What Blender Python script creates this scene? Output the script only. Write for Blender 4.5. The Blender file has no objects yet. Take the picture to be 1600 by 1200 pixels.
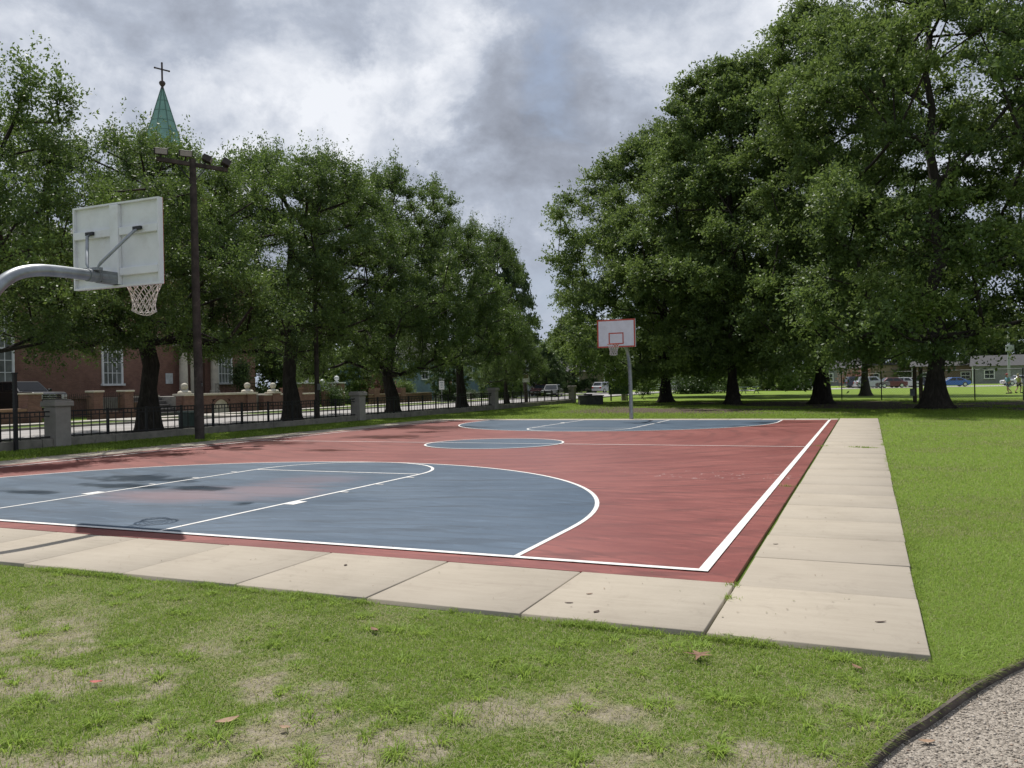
import bpy, math, random
import numpy as np
from mathutils import Vector, Matrix
random.seed(7)
R_ = math.radians
scene = bpy.context.scene
COL = scene.collection

# ------------------------------------------------------------------ camera model (metres; x along the near baseline, y along the court)
F, CX, CY, H0 = 1280.31, 1.2393, -6.7356, 1.552
YAW, PITCH, ROLL = 0.407132, 0.0004734, -0.0196178
cyw, syw = math.cos(YAW), math.sin(YAW)
FW = np.array([-syw * math.cos(PITCH), cyw * math.cos(PITCH), math.sin(PITCH)])
r0 = np.array([cyw, syw, 0.0]); u0 = np.cross(r0, FW)
RT = math.cos(ROLL) * r0 + math.sin(ROLL) * u0
UP = -math.sin(ROLL) * r0 + math.cos(ROLL) * u0
EYE = np.array([CX, CY, H0])

def ray(x, y):
    d = FW + RT * (x - 800) / F - UP * (y - 600) / F
    return d / np.linalg.norm(d)

def gp(x, y, z=0.0):
    d = ray(x, y); t = (z - H0) / d[2]; p = EYE + d * t
    return float(p[0]), float(p[1])

cam = bpy.data.cameras.new('camera'); camo = bpy.data.objects.new('camera', cam); COL.objects.link(camo)
M4 = Matrix(((RT[0], UP[0], -FW[0], EYE[0]), (RT[1], UP[1], -FW[1], EYE[1]), (RT[2], UP[2], -FW[2], EYE[2]), (0, 0, 0, 1)))
camo.matrix_world = M4
cam.sensor_width = 36; cam.lens = F / 1600 * 36; cam.clip_start = 0.05; cam.clip_end = 3000
scene.camera = camo

# ------------------------------------------------------------------ node helpers
class G:
    """small helper around a node tree"""
    def __init__(s, tree):
        s.t = tree; s.n = tree.nodes; s.l = tree.links
    def node(s, typ, **kw):
        nd = s.n.new(typ)
        for k, v in kw.items():
            if k == 'inp':
                for a, b in v.items():
                    s.put(nd.inputs[a], b)
            else:
                setattr(nd, k, v)
        return nd
    def put(s, sock, v):
        if isinstance(v, bpy.types.NodeSocket): s.l.new(v, sock)
        elif isinstance(v, bpy.types.Node): s.l.new(v.outputs[0], sock)
        else:
            if isinstance(v, (tuple, list)) and len(v) == 3 and sock.type == 'RGBA': v = (*v, 1)
            sock.default_value = v
    def math(s, op, a, b=None, c=None, clamp=False):
        nd = s.n.new('ShaderNodeMath'); nd.operation = op; nd.use_clamp = clamp
        s.put(nd.inputs[0], a)
        if b is not None: s.put(nd.inputs[1], b)
        if c is not None: s.put(nd.inputs[2], c)
        return nd.outputs[0]
    def vmath(s, op, a, b=None, out=0):
        nd = s.n.new('ShaderNodeVectorMath'); nd.operation = op
        s.put(nd.inputs[0], a)
        if b is not None:
            if op == 'SCALE': s.put(nd.inputs[3], b)
            else: s.put(nd.inputs[1], b)
        return nd.outputs[out]
    def noise(s, vec, scale, detail=4, rough=0.55, dist=0.0, out=0):
        nd = s.n.new('ShaderNodeTexNoise')
        if vec is not None: s.put(nd.inputs['Vector'], vec)
        nd.inputs['Scale'].default_value = scale; nd.inputs['Detail'].default_value = detail
        nd.inputs['Roughness'].default_value = rough; nd.inputs['Distortion'].default_value = dist
        return nd.outputs[out]
    def step(s, x, a, b):
        nd = s.n.new('ShaderNodeMapRange'); nd.interpolation_type = 'SMOOTHSTEP'
        s.put(nd.inputs[0], x); s.put(nd.inputs[1], a); s.put(nd.inputs[2], b)
        return nd.outputs[0]
    def mix(s, f, a, b, blend='MIX'):
        nd = s.n.new('ShaderNodeMix'); nd.data_type = 'RGBA'; nd.blend_type = blend
        s.put(nd.inputs[0], f); s.put(nd.inputs[6], a); s.put(nd.inputs[7], b)
        return nd.outputs[2]
    def ramp(s, f, stops):
        nd = s.n.new('ShaderNodeValToRGB'); cr = nd.color_ramp
        while len(cr.elements) < len(stops): cr.elements.new(0.5)
        for e, (p, c) in zip(cr.elements, stops):
            e.position = p; e.color = (*c, 1) if len(c) == 3 else c
        s.put(nd.inputs[0], f)
        return nd.outputs[0]
    def bump(s, h, strength=0.3, dist=0.01):
        nd = s.n.new('ShaderNodeBump'); nd.inputs['Strength'].default_value = strength; nd.inputs['Distance'].default_value = dist
        s.put(nd.inputs['Height'], h); return nd.outputs[0]

def newmat(name):
    m = bpy.data.materials.new(name); m.use_nodes = True
    g = G(m.node_tree); g.n.clear()
    out = g.node('ShaderNodeOutputMaterial'); bs = g.node('ShaderNodeBsdfPrincipled')
    g.l.new(bs.outputs[0], out.inputs[0])
    g.out = out; g.bs = bs
    return m, g

def coords(g, kind='Object'):
    return g.node('ShaderNodeTexCoord').outputs[kind]

def M_(name, col, rough=0.6, metal=0.0, var=0.15, scale=3.0, bump=0.0, bscale=40.0, spec=0.5, dirt=None):
    """plain surface with mottling, optional bump and dirt colour"""
    m, g = newmat(name); co = coords(g)
    n = g.noise(co, scale, 5, 0.6)
    c2 = tuple(max(0, c * (1 - var * 1.6)) for c in col); c3 = tuple(min(1, c * (1 + var)) for c in col)
    c = g.ramp(n, [(0.3, c2), (0.7, c3)])
    if dirt:
        n2 = g.noise(co, scale * 0.7, 6, 0.7, 0.5)
        c = g.mix(g.math('MULTIPLY', g.step(n2, 0.52, 0.72), dirt[1]), c, dirt[0])
    g.put(g.bs.inputs['Base Color'], c)
    g.put(g.bs.inputs['Roughness'], rough); g.put(g.bs.inputs['Metallic'], metal); g.put(g.bs.inputs['Specular IOR Level'], spec)
    if bump:
        g.put(g.bs.inputs['Normal'], g.bump(g.noise(co, bscale, 5, 0.6), bump, 0.01))
    return m

# ------------------------------------------------------------------ mesh builder
def frame_of(d):
    d = Vector(d).normalized()
    a = Vector((0, 0, 1)) if abs(d.z) < 0.9 else Vector((1, 0, 0))
    u = d.cross(a).normalized(); return u, d.cross(u).normalized()

class MB:
    def __init__(s): s.v = []; s.f = []
    def add(s, vs, fs):
        b = len(s.v); s.v += [tuple(v) for v in vs]; s.f += [tuple(i + b for i in f) for f in fs]; return s
    def box(s, x0, x1, y0, y1, z0, z1, rz=0.0, piv=None):
        vs = [(x, y, z) for z in (z0, z1) for x, y in ((x0, y0), (x1, y0), (x1, y1), (x0, y1))]
        if rz:
            px, py = piv or ((x0 + x1) / 2, (y0 + y1) / 2); c, n = math.cos(rz), math.sin(rz)
            vs = [(px + (x - px) * c - (y - py) * n, py + (x - px) * n + (y - py) * c, z) for x, y, z in vs]
        return s.add(vs, [(3, 2, 1, 0), (4, 5, 6, 7), (0, 1, 5, 4), (1, 2, 6, 5), (2, 3, 7, 6), (3, 0, 4, 7)])
    def tube(s, pts, rad, n=8, cap=True):
        if not isinstance(rad, (list, tuple)): rad = [rad] * len(pts)
        pts = [Vector(p) for p in pts]; vs = []; fs = []
        u = None
        for i, p in enumerate(pts):
            d = (pts[min(i + 1, len(pts) - 1)] - pts[max(i - 1, 0)]).normalized()
            if u is None: u, w = frame_of(d)
            else:
                u = (u - d * u.dot(d)).normalized(); w = d.cross(u)
            w = d.cross(u)
            for k in range(n):
                a = 2 * math.pi * k / n
                vs.append(p + (u * math.cos(a) + w * math.sin(a)) * rad[i])
        for i in range(len(pts) - 1):
            for k in range(n):
                k2 = (k + 1) % n
                fs.append((i * n + k, i * n + k2, (i + 1) * n + k2, (i + 1) * n + k))
        if cap:
            fs.append(tuple(range(n))[::-1]); fs.append(tuple((len(pts) - 1) * n + k for k in range(n)))
        return s.add(vs, fs)
    def bar(s, p0, p1, w, h=None):
        """rectangular bar between two points, w across, h the other way (h vertical for level bars)"""
        h = h or w; p0 = Vector(p0); p1 = Vector(p1); d = (p1 - p0).normalized()
        a = Vector((0, 0, 1)) if abs(d.z) < 0.95 else Vector((1, 0, 0))
        u = d.cross(a).normalized() * w / 2; v = u.cross(d).normalized() * h / 2
        vs = [p + q for p in (p0, p1) for q in (-u - v, u - v, u + v, -u + v)]
        return s.add(vs, [(3, 2, 1, 0), (4, 5, 6, 7), (0, 1, 5, 4), (1, 2, 6, 5), (2, 3, 7, 6), (3, 0, 4, 7)])
    def lathe(s, prof, n=20, c=(0, 0, 0)):
        vs = []; fs = []
        for r, z in prof:
            for k in range(n):
                a = 2 * math.pi * k / n; vs.append((c[0] + r * math.cos(a), c[1] + r * math.sin(a), c[2] + z))
        for i in range(len(prof) - 1):
            for k in range(n):
                k2 = (k + 1) % n; fs.append((i * n + k, i * n + k2, (i + 1) * n + k2, (i + 1) * n + k))
        fs.append(tuple(range(n))[::-1]); fs.append(tuple((len(prof) - 1) * n + k for k in range(n)))
        return s.add(vs, fs)
    def ball(s, c, r, n=16):
        prof = [(max(1e-4, r * math.sin(math.pi * i / (n // 2))), -r * math.cos(math.pi * i / (n // 2))) for i in range(n // 2 + 1)]
        return s.lathe(prof, n, c)
    def prism(s, poly, ext, axis='y'):
        """polygon in (a,b) extruded along axis between ext=(e0,e1); axis y: (x,z), axis x: (y,z), axis z: (x,y)"""
        def P(a, b, e): return {'y': (a, e, b), 'x': (e, a, b), 'z': (a, b, e)}[axis]
        n = len(poly); vs = [P(a, b, ext[0]) for a, b in poly] + [P(a, b, ext[1]) for a, b in poly]
        fs = [tuple(range(n))[::-1], tuple(range(n, 2 * n))] + [(i, (i + 1) % n, n + (i + 1) % n, n + i) for i in range(n)]
        return s.add(vs, fs)
    def build(s, name, mat, parent=None, smooth=False, bevel=0.0, loc=None):
        me = bpy.data.meshes.new(name); me.from_pydata(s.v, [], s.f); me.validate()
        import bmesh
        bm = bmesh.new(); bm.from_mesh(me); bmesh.ops.recalc_face_normals(bm, faces=bm.faces); bm.to_mesh(me); bm.free()
        if mat: me.materials.append(mat)
        o = bpy.data.objects.new(name, me); COL.objects.link(o)
        if parent: o.parent = parent
        if loc: o.location = loc
        if smooth:
            me.polygons.foreach_set('use_smooth', [True] * len(me.polygons)); me.update()
            if smooth == 'auto': 
                me.set_sharp_from_angle(angle=R_(40))
        if bevel:
            b = o.modifiers.new('bevel', 'BEVEL'); b.width = bevel; b.segments = 2; b.limit_method = 'ANGLE'; b.angle_limit = R_(40)
        return o

def tag(o, label, cat, group=None, kind=None):
    o['label'] = label; o['category'] = cat
    if group: o['group'] = group
    if kind: o['kind'] = kind
    return o

def thing(name, loc, label, cat, group=None, rz=0.0):
    o = bpy.data.objects.new(name, None); COL.objects.link(o); o.location = loc; o.rotation_euler = (0, 0, rz)
    o.empty_display_size = 0.2
    return tag(o, label, cat, group)

def copy_tree(o, parent=None):
    c = o.copy(); COL.objects.link(c)
    if parent: c.parent = parent
    for ch in list(o.children): copy_tree(ch, c)
    return c

def npmesh(name, V, Q, mat, parent=None, attrs=None, smooth=False):
    """V (n,3) float, Q (m,k) int; attrs {name: per-vertex float array}"""
    me = bpy.data.meshes.new(name); k = Q.shape[1]
    me.vertices.add(len(V)); me.vertices.foreach_set('co', np.ascontiguousarray(V, dtype=np.float32).ravel())
    me.loops.add(Q.size); me.loops.foreach_set('vertex_index', np.ascontiguousarray(Q, dtype=np.int32).ravel())
    me.polygons.add(len(Q)); me.polygons.foreach_set('loop_start', np.arange(0, Q.size, k, dtype=np.int32))
    try: me.polygons.foreach_set('loop_total', np.full(len(Q), k, dtype=np.int32))
    except Exception: pass
    for a, d in (attrs or {}).items():
        at = me.attributes.new(a, 'FLOAT', 'POINT'); at.data.foreach_set('value', np.ascontiguousarray(d, dtype=np.float32))
    if smooth: me.polygons.foreach_set('use_smooth', np.ones(len(Q), dtype=bool))
    me.update(calc_edges=True); me.validate()
    if mat: me.materials.append(mat)
    o = bpy.data.objects.new(name, me); COL.objects.link(o)
    if parent: o.parent = parent
    return o

# ------------------------------------------------------------------ numpy value noise
def vnoise(x, y, scale, seed=0, octs=4):
    out = np.zeros_like(x, dtype=float); amp = 1.0; tot = 0
    for o in range(octs):
        rs = np.random.RandomState(seed * 31 + o); T = rs.rand(256, 256)
        u = x * scale * 2 ** o; v = y * scale * 2 ** o
        i = np.floor(u).astype(int); j = np.floor(v).astype(int); a = u - i; b = v - j
        a = a * a * (3 - 2 * a); b = b * b * (3 - 2 * b)
        t = lambda p, q: T[p % 256, q % 256]
        out += amp * ((t(i, j) * (1 - a) + t(i + 1, j) * a) * (1 - b) + (t(i, j + 1) * (1 - a) + t(i + 1, j + 1) * a) * b)
        tot += amp; amp *= 0.55
    return out / tot

def sstep(x, a, b):
    t = np.clip((x - a) / (b - a), 0, 1); return t * t * (3 - 2 * t)

# ------------------------------------------------------------------ world: Nishita sky under a broken cloud deck, one sun
SUN = Vector((-1.28, 1.06, 3.05)).normalized()
w = bpy.data.worlds.new('World'); scene.world = w; w.use_nodes = True
g = G(w.node_tree); g.n.clear()
out = g.node('ShaderNodeOutputWorld'); bg = g.node('ShaderNodeBackground'); g.l.new(bg.outputs[0], out.inputs[0])
sky = g.node('ShaderNodeTexSky', sky_type='NISHITA'); sky.sun_disc = False
sky.sun_elevation = math.asin(SUN.z); sky.sun_rotation = math.atan2(SUN.x, SUN.y); sky.altitude = 10; sky.air_density = 1.2; sky.dust_density = 2.0
bg.inputs['Strength'].default_value = 0.1
D = g.node('ShaderNodeTexCoord').outputs['Generated']
sep = g.node('ShaderNodeSeparateXYZ', inp={0: D})
zz = g.math('ADD', g.math('MAXIMUM', sep.outputs[2], 0.0), 0.22)
P = g.node('ShaderNodeCombineXYZ', inp={0: g.math('DIVIDE', sep.outputs[0], zz), 1: g.math('DIVIDE', sep.outputs[1], zz), 2: 0.37})
wob = g.vmath('SCALE', g.vmath('SUBTRACT', g.noise(P, 1.6, 5, 0.6, out=1), (0.5, 0.5, 0.5)), 0.7)
P2 = g.vmath('ADD', P, wob)
n1 = g.noise(P2, 1.2, 9, 0.52, 0.1)                  # deck structure
PD = g.vmath('ADD', g.vmath('MULTIPLY', D, (1, 1, 1.5)), g.vmath('SCALE', wob, 0.06))
n2 = g.noise(g.vmath('ADD', PD, (3.1, 1.7, 0.0)), 6.5, 12, 0.60, 0.15)       # billows
n3 = g.math('ABSOLUTE', g.math('SUBTRACT', g.noise(g.vmath('ADD', PD, (7.3, 2.2, 0.0)), 10.0, 8, 0.6, 0.1), 0.5))   # puffy edges
dw = g.vmath('SCALE', g.vmath('SUBTRACT', g.noise(D, 7.0, 8, 0.62, 0.2, out=1), (0.5, 0.5, 0.5)), 0.26)
Dn = g.vmath('NORMALIZE', g.vmath('ADD', D, dw))
acc = None
def blob(d, r_in, r_out, amp):
    """adds amp inside a patch of sky round direction d (angles in degrees)"""
    global acc
    dt = g.vmath('DOT_PRODUCT', Dn, tuple(Vector(d).normalized()), out=1)
    s_ = g.math('MULTIPLY', g.step(dt, math.cos(R_(r_out)), math.cos(R_(r_in))), amp)
    acc = s_ if acc is None else g.math('ADD', acc, s_)
CLOUDS = [((-.579, .736, .30), 2, 7, .22), ((-.66, .68, .255), 2, 6, .22), ((-.50, .80, .30), 2, 7, .20), ((-.407, .848, .345), 1, 6, .26), ((-.46, .82, .40), 1, 6, .14),
          ((-.36, .90, .25), 2, 10, -.15), ((-.34, .89, .33), 1, 6, -.10), ((-.19, .91, .36), 2, 9, .12), ((-.031, .919, .40), 1, 8, .28), ((-.60, .67, .43), 2, 8, .04),
          ((-.40, .91, .15), 2, 6, .10), ((-.78, .53, .30), 1, 7, .22), ((-.63, .69, .35), 2, 6, -.10), ((-.70, .58, .40), 2, 8, .04)]
for c in CLOUDS: blob(*c)
br = g.math('ADD', g.math('ADD', g.math('MULTIPLY', n1, 0.30), g.math('MULTIPLY', n2, 1.30)), g.math('ADD', g.math('MULTIPLY', acc, 1.05), -0.305))
br = g.math('SUBTRACT', br, g.math('MULTIPLY', n3, 0.35))
K = 10.0
cl = g.ramp(br, [(0.08, (.24, .26, .31)), (0.32, (.335, .368, .44)), (0.50, (.435, .48, .57)), (0.66, (.60, .64, .72)), (0.90, (.84, .865, .92))])
cl = g.vmath('SCALE', cl, K)
thin = g.step(g.math('ADD', g.noise(P2, 0.9, 6, 0.6), g.math('MULTIPLY', acc, -0.4)), 0.55, 0.75)
skyc = g.mix(0.6, sky.outputs[0], (3.7, 4.5, 6.1, 1))
hz = g.step(sep.outputs[2], 0.22, 0.02)
colr = g.mix(g.math('MULTIPLY', thin, 0.75), cl, skyc)
colr = g.mix(g.math('MULTIPLY', hz, 0.5), colr, (4.2, 4.8, 5.9, 1))
g.put(bg.inputs['Color'], colr)

sl = bpy.data.lights.new('sun', 'SUN'); sl.energy = 4.5; sl.angle = R_(0.6); sl.color = (1.0, 0.955, 0.89)
so = bpy.data.objects.new('sun', sl); COL.objects.link(so); so.rotation_euler = SUN.to_track_quat('Z', 'Y').to_euler(); so.location = (-20, 10, 60)

vs_ = scene.view_settings; vs_.view_transform = 'Standard'; vs_.look = 'None'; vs_.gamma = 1.0; vs_.exposure = 0.07
scene.cycles.use_denoising = True; scene.render.filter_size = 1.15
scene.cycles.max_bounces = 6; scene.cycles.diffuse_bounces = 3; scene.cycles.glossy_bounces = 3; scene.cycles.transmission_bounces = 4; scene.cycles.transparent_max_bounces = 6
scene.cycles.sample_clamp_indirect = 4.0

# ------------------------------------------------------------------ ground
XC, R3, KW, FT, SB, LC, WC, RC = -7.79, 6.11, 1.81, 5.84, 1.55, 25.88, 15.58, 1.82
ZG = -0.035
EDGE = [(0.42, -5.3), (0.84, -4.1), (1.194, -3.166), (1.268, -2.965), (1.348, -2.766), (1.461, -2.555), (1.538, -2.392), (1.667, -2.112), (1.802, -1.844), (1.904, -1.663), (2.014, -1.481), (2.38, -.98), (2.85, -.45), (3.6, .3), (4.8, 1.3), (7, 2.6), (10, 3.6)]

def edge_x(y):
    """x of the path edging at a given y"""
    ys = np.array([p[1] for p in EDGE]); xs = np.array([p[0] for p in EDGE])
    return np.interp(y, ys, xs)

def bare_mask(x, y):
    """0 = closed turf, 1 = open soil and thatch"""
    n = vnoise(x, y, 0.9, 3, 4); m = vnoise(x, y, 3.1, 5, 3)
    b = sstep(n * 0.35 + m * 0.40 + vnoise(x, y, 9.0, 6, 2) * .25, 0.42, 0.66)
    front = sstep(y, -1.7, -3.3)                                  # thin, worn turf towards the viewer
    b = b * (0.24 + 0.56 * front)
    for cx_, cy_, r in ((-.35, -3.13, .32), (-3.0, -3.7, .4), (.85, -3.25, .4), (-1.6, -3.95, .35), (-3.9, -2.75, .3), (1.95, -1.0, .22), (-.9, -3.9, .5), (.5, -3.7, .5), (-2.5, -3.3, .3)):
        d = np.hypot(x - cx_, (y - cy_) * 1.25) / r
        b = np.maximum(b, .72 * sstep(d + (m - .5) * 2.2 + (n - .5) * 1.2, 1.25, 0.35))
    lawn = (x > 1.5) & (y > -1.2)
    b = np.where(lawn, b * 0.12, b)
    # bare, shaded soil under the big oaks beyond the court
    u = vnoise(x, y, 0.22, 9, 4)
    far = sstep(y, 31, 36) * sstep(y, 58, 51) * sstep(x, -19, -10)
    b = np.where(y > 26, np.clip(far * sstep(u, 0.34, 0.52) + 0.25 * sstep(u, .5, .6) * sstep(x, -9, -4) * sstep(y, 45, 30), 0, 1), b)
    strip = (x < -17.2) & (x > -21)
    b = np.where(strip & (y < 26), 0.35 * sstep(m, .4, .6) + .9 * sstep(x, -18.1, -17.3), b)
    return b

xs = np.unique(np.concatenate([np.linspace(-700, -60, 12), np.linspace(-60, -12, 70), np.linspace(-12, -9, 16), np.arange(-9, 3.2, 0.07), np.linspace(3.2, 24, 50), np.linspace(24, 700, 14)]))
ys = np.unique(np.concatenate([np.linspace(-300, -10, 6), np.linspace(-10, -6, 8), np.arange(-6, -0.9, 0.07), np.linspace(-0.9, 62, 140), np.linspace(62, 140, 26), np.linspace(140, 1200, 14)]))
GX, GY = np.meshgrid(xs, ys, indexing='ij')
gz = np.full_like(GX, ZG) + (vnoise(GX, GY, 1.3, 11, 3) - .5) * 0.022
gz = np.where((GX > -18) & (GX < 1.7) & (GY > -1.8) & (GY < 28), ZG, gz)
onpath = (GX > edge_x(GY) - 0.05) & (GY < 3.0) & (GY > -9)
gz = np.where(onpath, ZG - 0.10, gz)
near_oak = np.zeros_like(GX)
nx, ny = len(xs), len(ys)
idx = np.arange(nx * ny).reshape(nx, ny)
Q = np.stack([idx[:-1, :-1], idx[1:, :-1], idx[1:, 1:], idx[:-1, 1:]], -1).reshape(-1, 4)
m, g = newmat('turf_soil'); pos = g.node('ShaderNodeNewGeometry').outputs['Position']
ba = g.node('ShaderNodeAttribute', attribute_name='bare').outputs['Fac']
t1 = g.noise(pos, 0.35, 5, 0.6); t2 = g.noise(pos, 14, 5, 0.7); t3 = g.noise(pos, 90, 3, 0.7); t4 = g.noise(pos, 2.2, 5, 0.65)
green = g.ramp(g.math('ADD', g.math('MULTIPLY', t1, 0.5), g.math('MULTIPLY', t4, 0.5)), [(0.32, (.115, .185, .026)), (0.5, (.165, .25, .034)), (0.68, (.23, .29, .052))])
green = g.mix(0.55, green, g.ramp(t2, [(0.3, (.10, .155, .024)), (0.55, (.18, .26, .042)), (0.75, (.28, .31, .085))]))
soil = g.ramp(g.math('ADD', g.math('MULTIPLY', t2, .55), g.math('MULTIPLY', t3, .45)), [(0.32, (.13, .115, .082)), (0.48, (.25, .22, .165)), (0.62, (.38, .335, .255)), (0.75, (.48, .43, .345))])
yy = g.node('ShaderNodeSeparateXYZ', inp={0: pos}).outputs[1]
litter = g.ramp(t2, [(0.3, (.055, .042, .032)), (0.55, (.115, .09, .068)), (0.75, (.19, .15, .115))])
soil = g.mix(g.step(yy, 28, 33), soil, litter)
green = g.mix(g.step(yy, 40, 62), g.mix(1.0, green, (.66, .70, .74), 'MULTIPLY'), green)    # shaggier turf by the court, paler mown field beyond
g.put(g.bs.inputs['Base Color'], g.mix(g.step(g.math('ADD', ba, g.math('MULTIPLY', g.math('SUBTRACT', t2, .5), .5)), .25, .75), green, soil))
g.put(g.bs.inputs['Roughness'], 0.95); g.put(g.bs.inputs['Specular IOR Level'], 0.15)
g.put(g.bs.inputs['Normal'], g.bump(g.math('ADD', t2, t3), 0.6, 0.03))
MAT_TURF = m
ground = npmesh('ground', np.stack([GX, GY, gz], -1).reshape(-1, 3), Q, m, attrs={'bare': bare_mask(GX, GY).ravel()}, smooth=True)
tag(ground, 'patchy green turf with worn soil running from the front of the court to the far field', 'ground', kind='structure')

# ------------------------------------------------------------------ court surface
def court_mat(name, base, alt, worn=None, rough=0.42):
    m, g = newmat(name); pos = g.node('ShaderNodeNewGeometry').outputs['Position']
    a = g.noise(pos, 0.45, 6, 0.6, 0.4)
    st = g.node('ShaderNodeMapping', inp={0: pos}); st.inputs['Rotation'].default_value = (0, 0, 0.5); st.inputs['Scale'].default_value = (0.25, 1.6, 1)
    b = g.noise(st.outputs[0], 1.5, 6, 0.65, 0.3)
    f = g.noise(pos, 22, 4, 0.7)
    c = g.mix(g.step(g.math('ADD', g.math('MULTIPLY', a, .5), g.math('MULTIPLY', b, .5)), .40, .60), base, alt)
    c = g.mix(g.math('MULTIPLY', g.step(f, .45, .75), .20), c, tuple(x * 1.25 for x in alt))
    # mop and drain swirls: long curved streaks
    for sc_, dis, off, k_ in ((.42, 7, (9.0, -16.0, 0), .55), (1.15, 9, (3.0, 6.0, 0), .42)):
        wv = g.node('ShaderNodeTexWave', wave_type='RINGS', rings_direction='Z'); wv.inputs['Scale'].default_value = sc_; wv.inputs['Distortion'].default_value = dis; wv.inputs['Detail'].default_value = 5; wv.inputs['Detail Scale'].default_value = 0.5; wv.inputs['Detail Roughness'].default_value = .6
        g.put(wv.inputs[0], g.vmath('ADD', pos, off))
        c = g.mix(g.math('MULTIPLY', g.math('MULTIPLY', g.step(wv.outputs['Fac'], .70, .97), g.step(b, .35, .62)), k_), c, tuple(x * .55 for x in base))
    sc2 = g.noise(st.outputs[0], 5.5, 7, .72, .8)
    c = g.mix(g.math('MULTIPLY', g.step(sc2, .53, .66), .45), c, tuple(min(1, x * 1.55 + .015) for x in alt))
    c = g.mix(g.math('MULTIPLY', g.step(g.noise(pos, 70, 3, .8), .60, .72), .30), c, tuple(x * .5 for x in base))
    if worn:
        acc2 = None
        for (x, y, rx, ry, s_) in ((-8.1, 2.5, 1.5, .75, .85), (-7.2, 3.3, 1.0, .9, .7), (-7.4, 4.6, .8, .8, .45)):
            d = g.vmath('LENGTH', g.vmath('MULTIPLY', g.vmath('SUBTRACT', pos, (x, y, 0)), (1 / rx, 1 / ry, 0)), out=1)
            q = g.math('MULTIPLY', g.step(g.math('ADD', d, g.math('MULTIPLY', g.math('SUBTRACT', b, .5), 2.2)), 1.35, .25), s_)
            acc2 = q if acc2 is None else g.math('MAXIMUM', acc2, q)
        c = g.mix(g.math('MULTIPLY', acc2, .62), c, worn)
    # rain-damp patches by the near key; darker, smoother patches elsewhere on the court
    dark_patch = None
    nn = g.math('MULTIPLY', g.math('SUBTRACT', g.noise(pos, 1.7, 5, 0.6), .5), 2.6)
    for (x, y, rx, ry) in ((-10.6, 4.1, 1.4, .55), (-10.0, 3.15, 1.1, .35), (-8.5, 3.2, .75, .3), (-6.52, 2.05, .22, .2), (-11.0, 2.1, .7, .22), (-12.4, 15.0, 1.7, 1.0), (-13.6, 20.2, 2.4, 1.4), (-14.9, 8.2, 1.4, .8), (-14.6, 12.0, 1.5, 1.0),
                           (-13.8, 10.0, .9, .5), (-12.5, 17.6, .8, .6), (-2.2, 21.5, 1.8, .35), (-0.9, 24.3, 1.2, .5), (-11.2, 10.2, .8, .35), (-2.0, 23.6, .9, .6)):
        d = g.vmath('LENGTH', g.vmath('MULTIPLY', g.vmath('SUBTRACT', pos, (x, y, 0)), (1 / rx, 1 / ry, 0)), out=1)
        q = g.step(g.math('ADD', d, nn), 1.2, .3)
        dark_patch = q if dark_patch is None else g.math('MAXIMUM', dark_patch, q)
    c = g.mix(g.math('MULTIPLY', dark_patch, .68), c, tuple(x * .28 for x in base))
    # a few paint chips
    ch = g.noise(pos, 6.5, 3, .75); chm = g.step(g.vmath('LENGTH', g.vmath('MULTIPLY', g.vmath('SUBTRACT', pos, (-1.0, 6.9, 0)), (.55, 1.4, 0)), out=1), 1.1, .5)
    c = g.mix(g.math('MULTIPLY', g.step(ch, .635, .655), chm), c, (.52, .44, .41))
    g.put(g.bs.inputs['Base Color'], c)
    g.put(g.bs.inputs['Roughness'], g.math('SUBTRACT', g.math('ADD', rough, g.math('MULTIPLY', a, .18)), g.math('MULTIPLY', dark_patch, .2)))
    g.put(g.bs.inputs['Specular IOR Level'], 0.5)
    g.put(g.bs.inputs['Normal'], g.bump(g.noise(pos, 260, 2, .6), 0.12, 0.002))
    return m
RED = court_mat('court_red', (.172, .040, .034), (.232, .063, .051), rough=.40)
BLUE = court_mat('court_blue', (.036, .068, .110), (.060, .098, .146), worn=(.26, .145, .145), rough=.40)
m, g = newmat('court_line_white'); pos = g.node('ShaderNodeNewGeometry').outputs['Position']
wn = g.noise(pos, 14, 8, .78)
g.put(g.bs.inputs['Base Color'], g.ramp(wn, [(.30, (.36, .31, .30)), (.38, (.60, .58, .56)), (.5, (.72, .71, .68)), (.7, (.80, .79, .76))])); g.put(g.bs.inputs['Roughness'], .6)
LINE = m
XL = -16.1
court = MB().box(XL, 0.28, -0.325, 25.98, -0.10, 0.0).build('court', RED)
tag(court, 'brick red painted sports court with blue three point areas and white lines', 'court', kind='structure')

def arc_pts(cx, cy, r, a0, a1, n):
    return [(cx + r * math.cos(a0 + (a1 - a0) * i / n), cy + r * math.sin(a0 + (a1 - a0) * i / n)) for i in range(n + 1)]

def sheet(polys, z, name, mat, label, cat):
    mb = MB()
    for p in polys: mb.add([(x, y, z) for x, y in p], [tuple(range(len(p)))])
    o = mb.build(name, mat); return tag(o, label, cat, kind='structure')

def strip(pts, wd, closed=False):
    """quads along a polyline"""
    P = [Vector((x, y)) for x, y in pts]; n = len(P); L = []; 
    for i in range(n):
        a = P[(i - 1) % n] if (closed or i > 0) else P[0]; b = P[(i + 1) % n] if (closed or i < n - 1) else P[-1]
        d = (b - a).normalized(); nrm = Vector((-d.y, d.x)); L.append((P[i] + nrm * wd / 2, P[i] - nrm * wd / 2))
    return [[L[i][0][:], L[i][1][:], L[(i + 1) % n][1][:], L[(i + 1) % n][0][:]] for i in range(n if closed else n - 1)]

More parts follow.
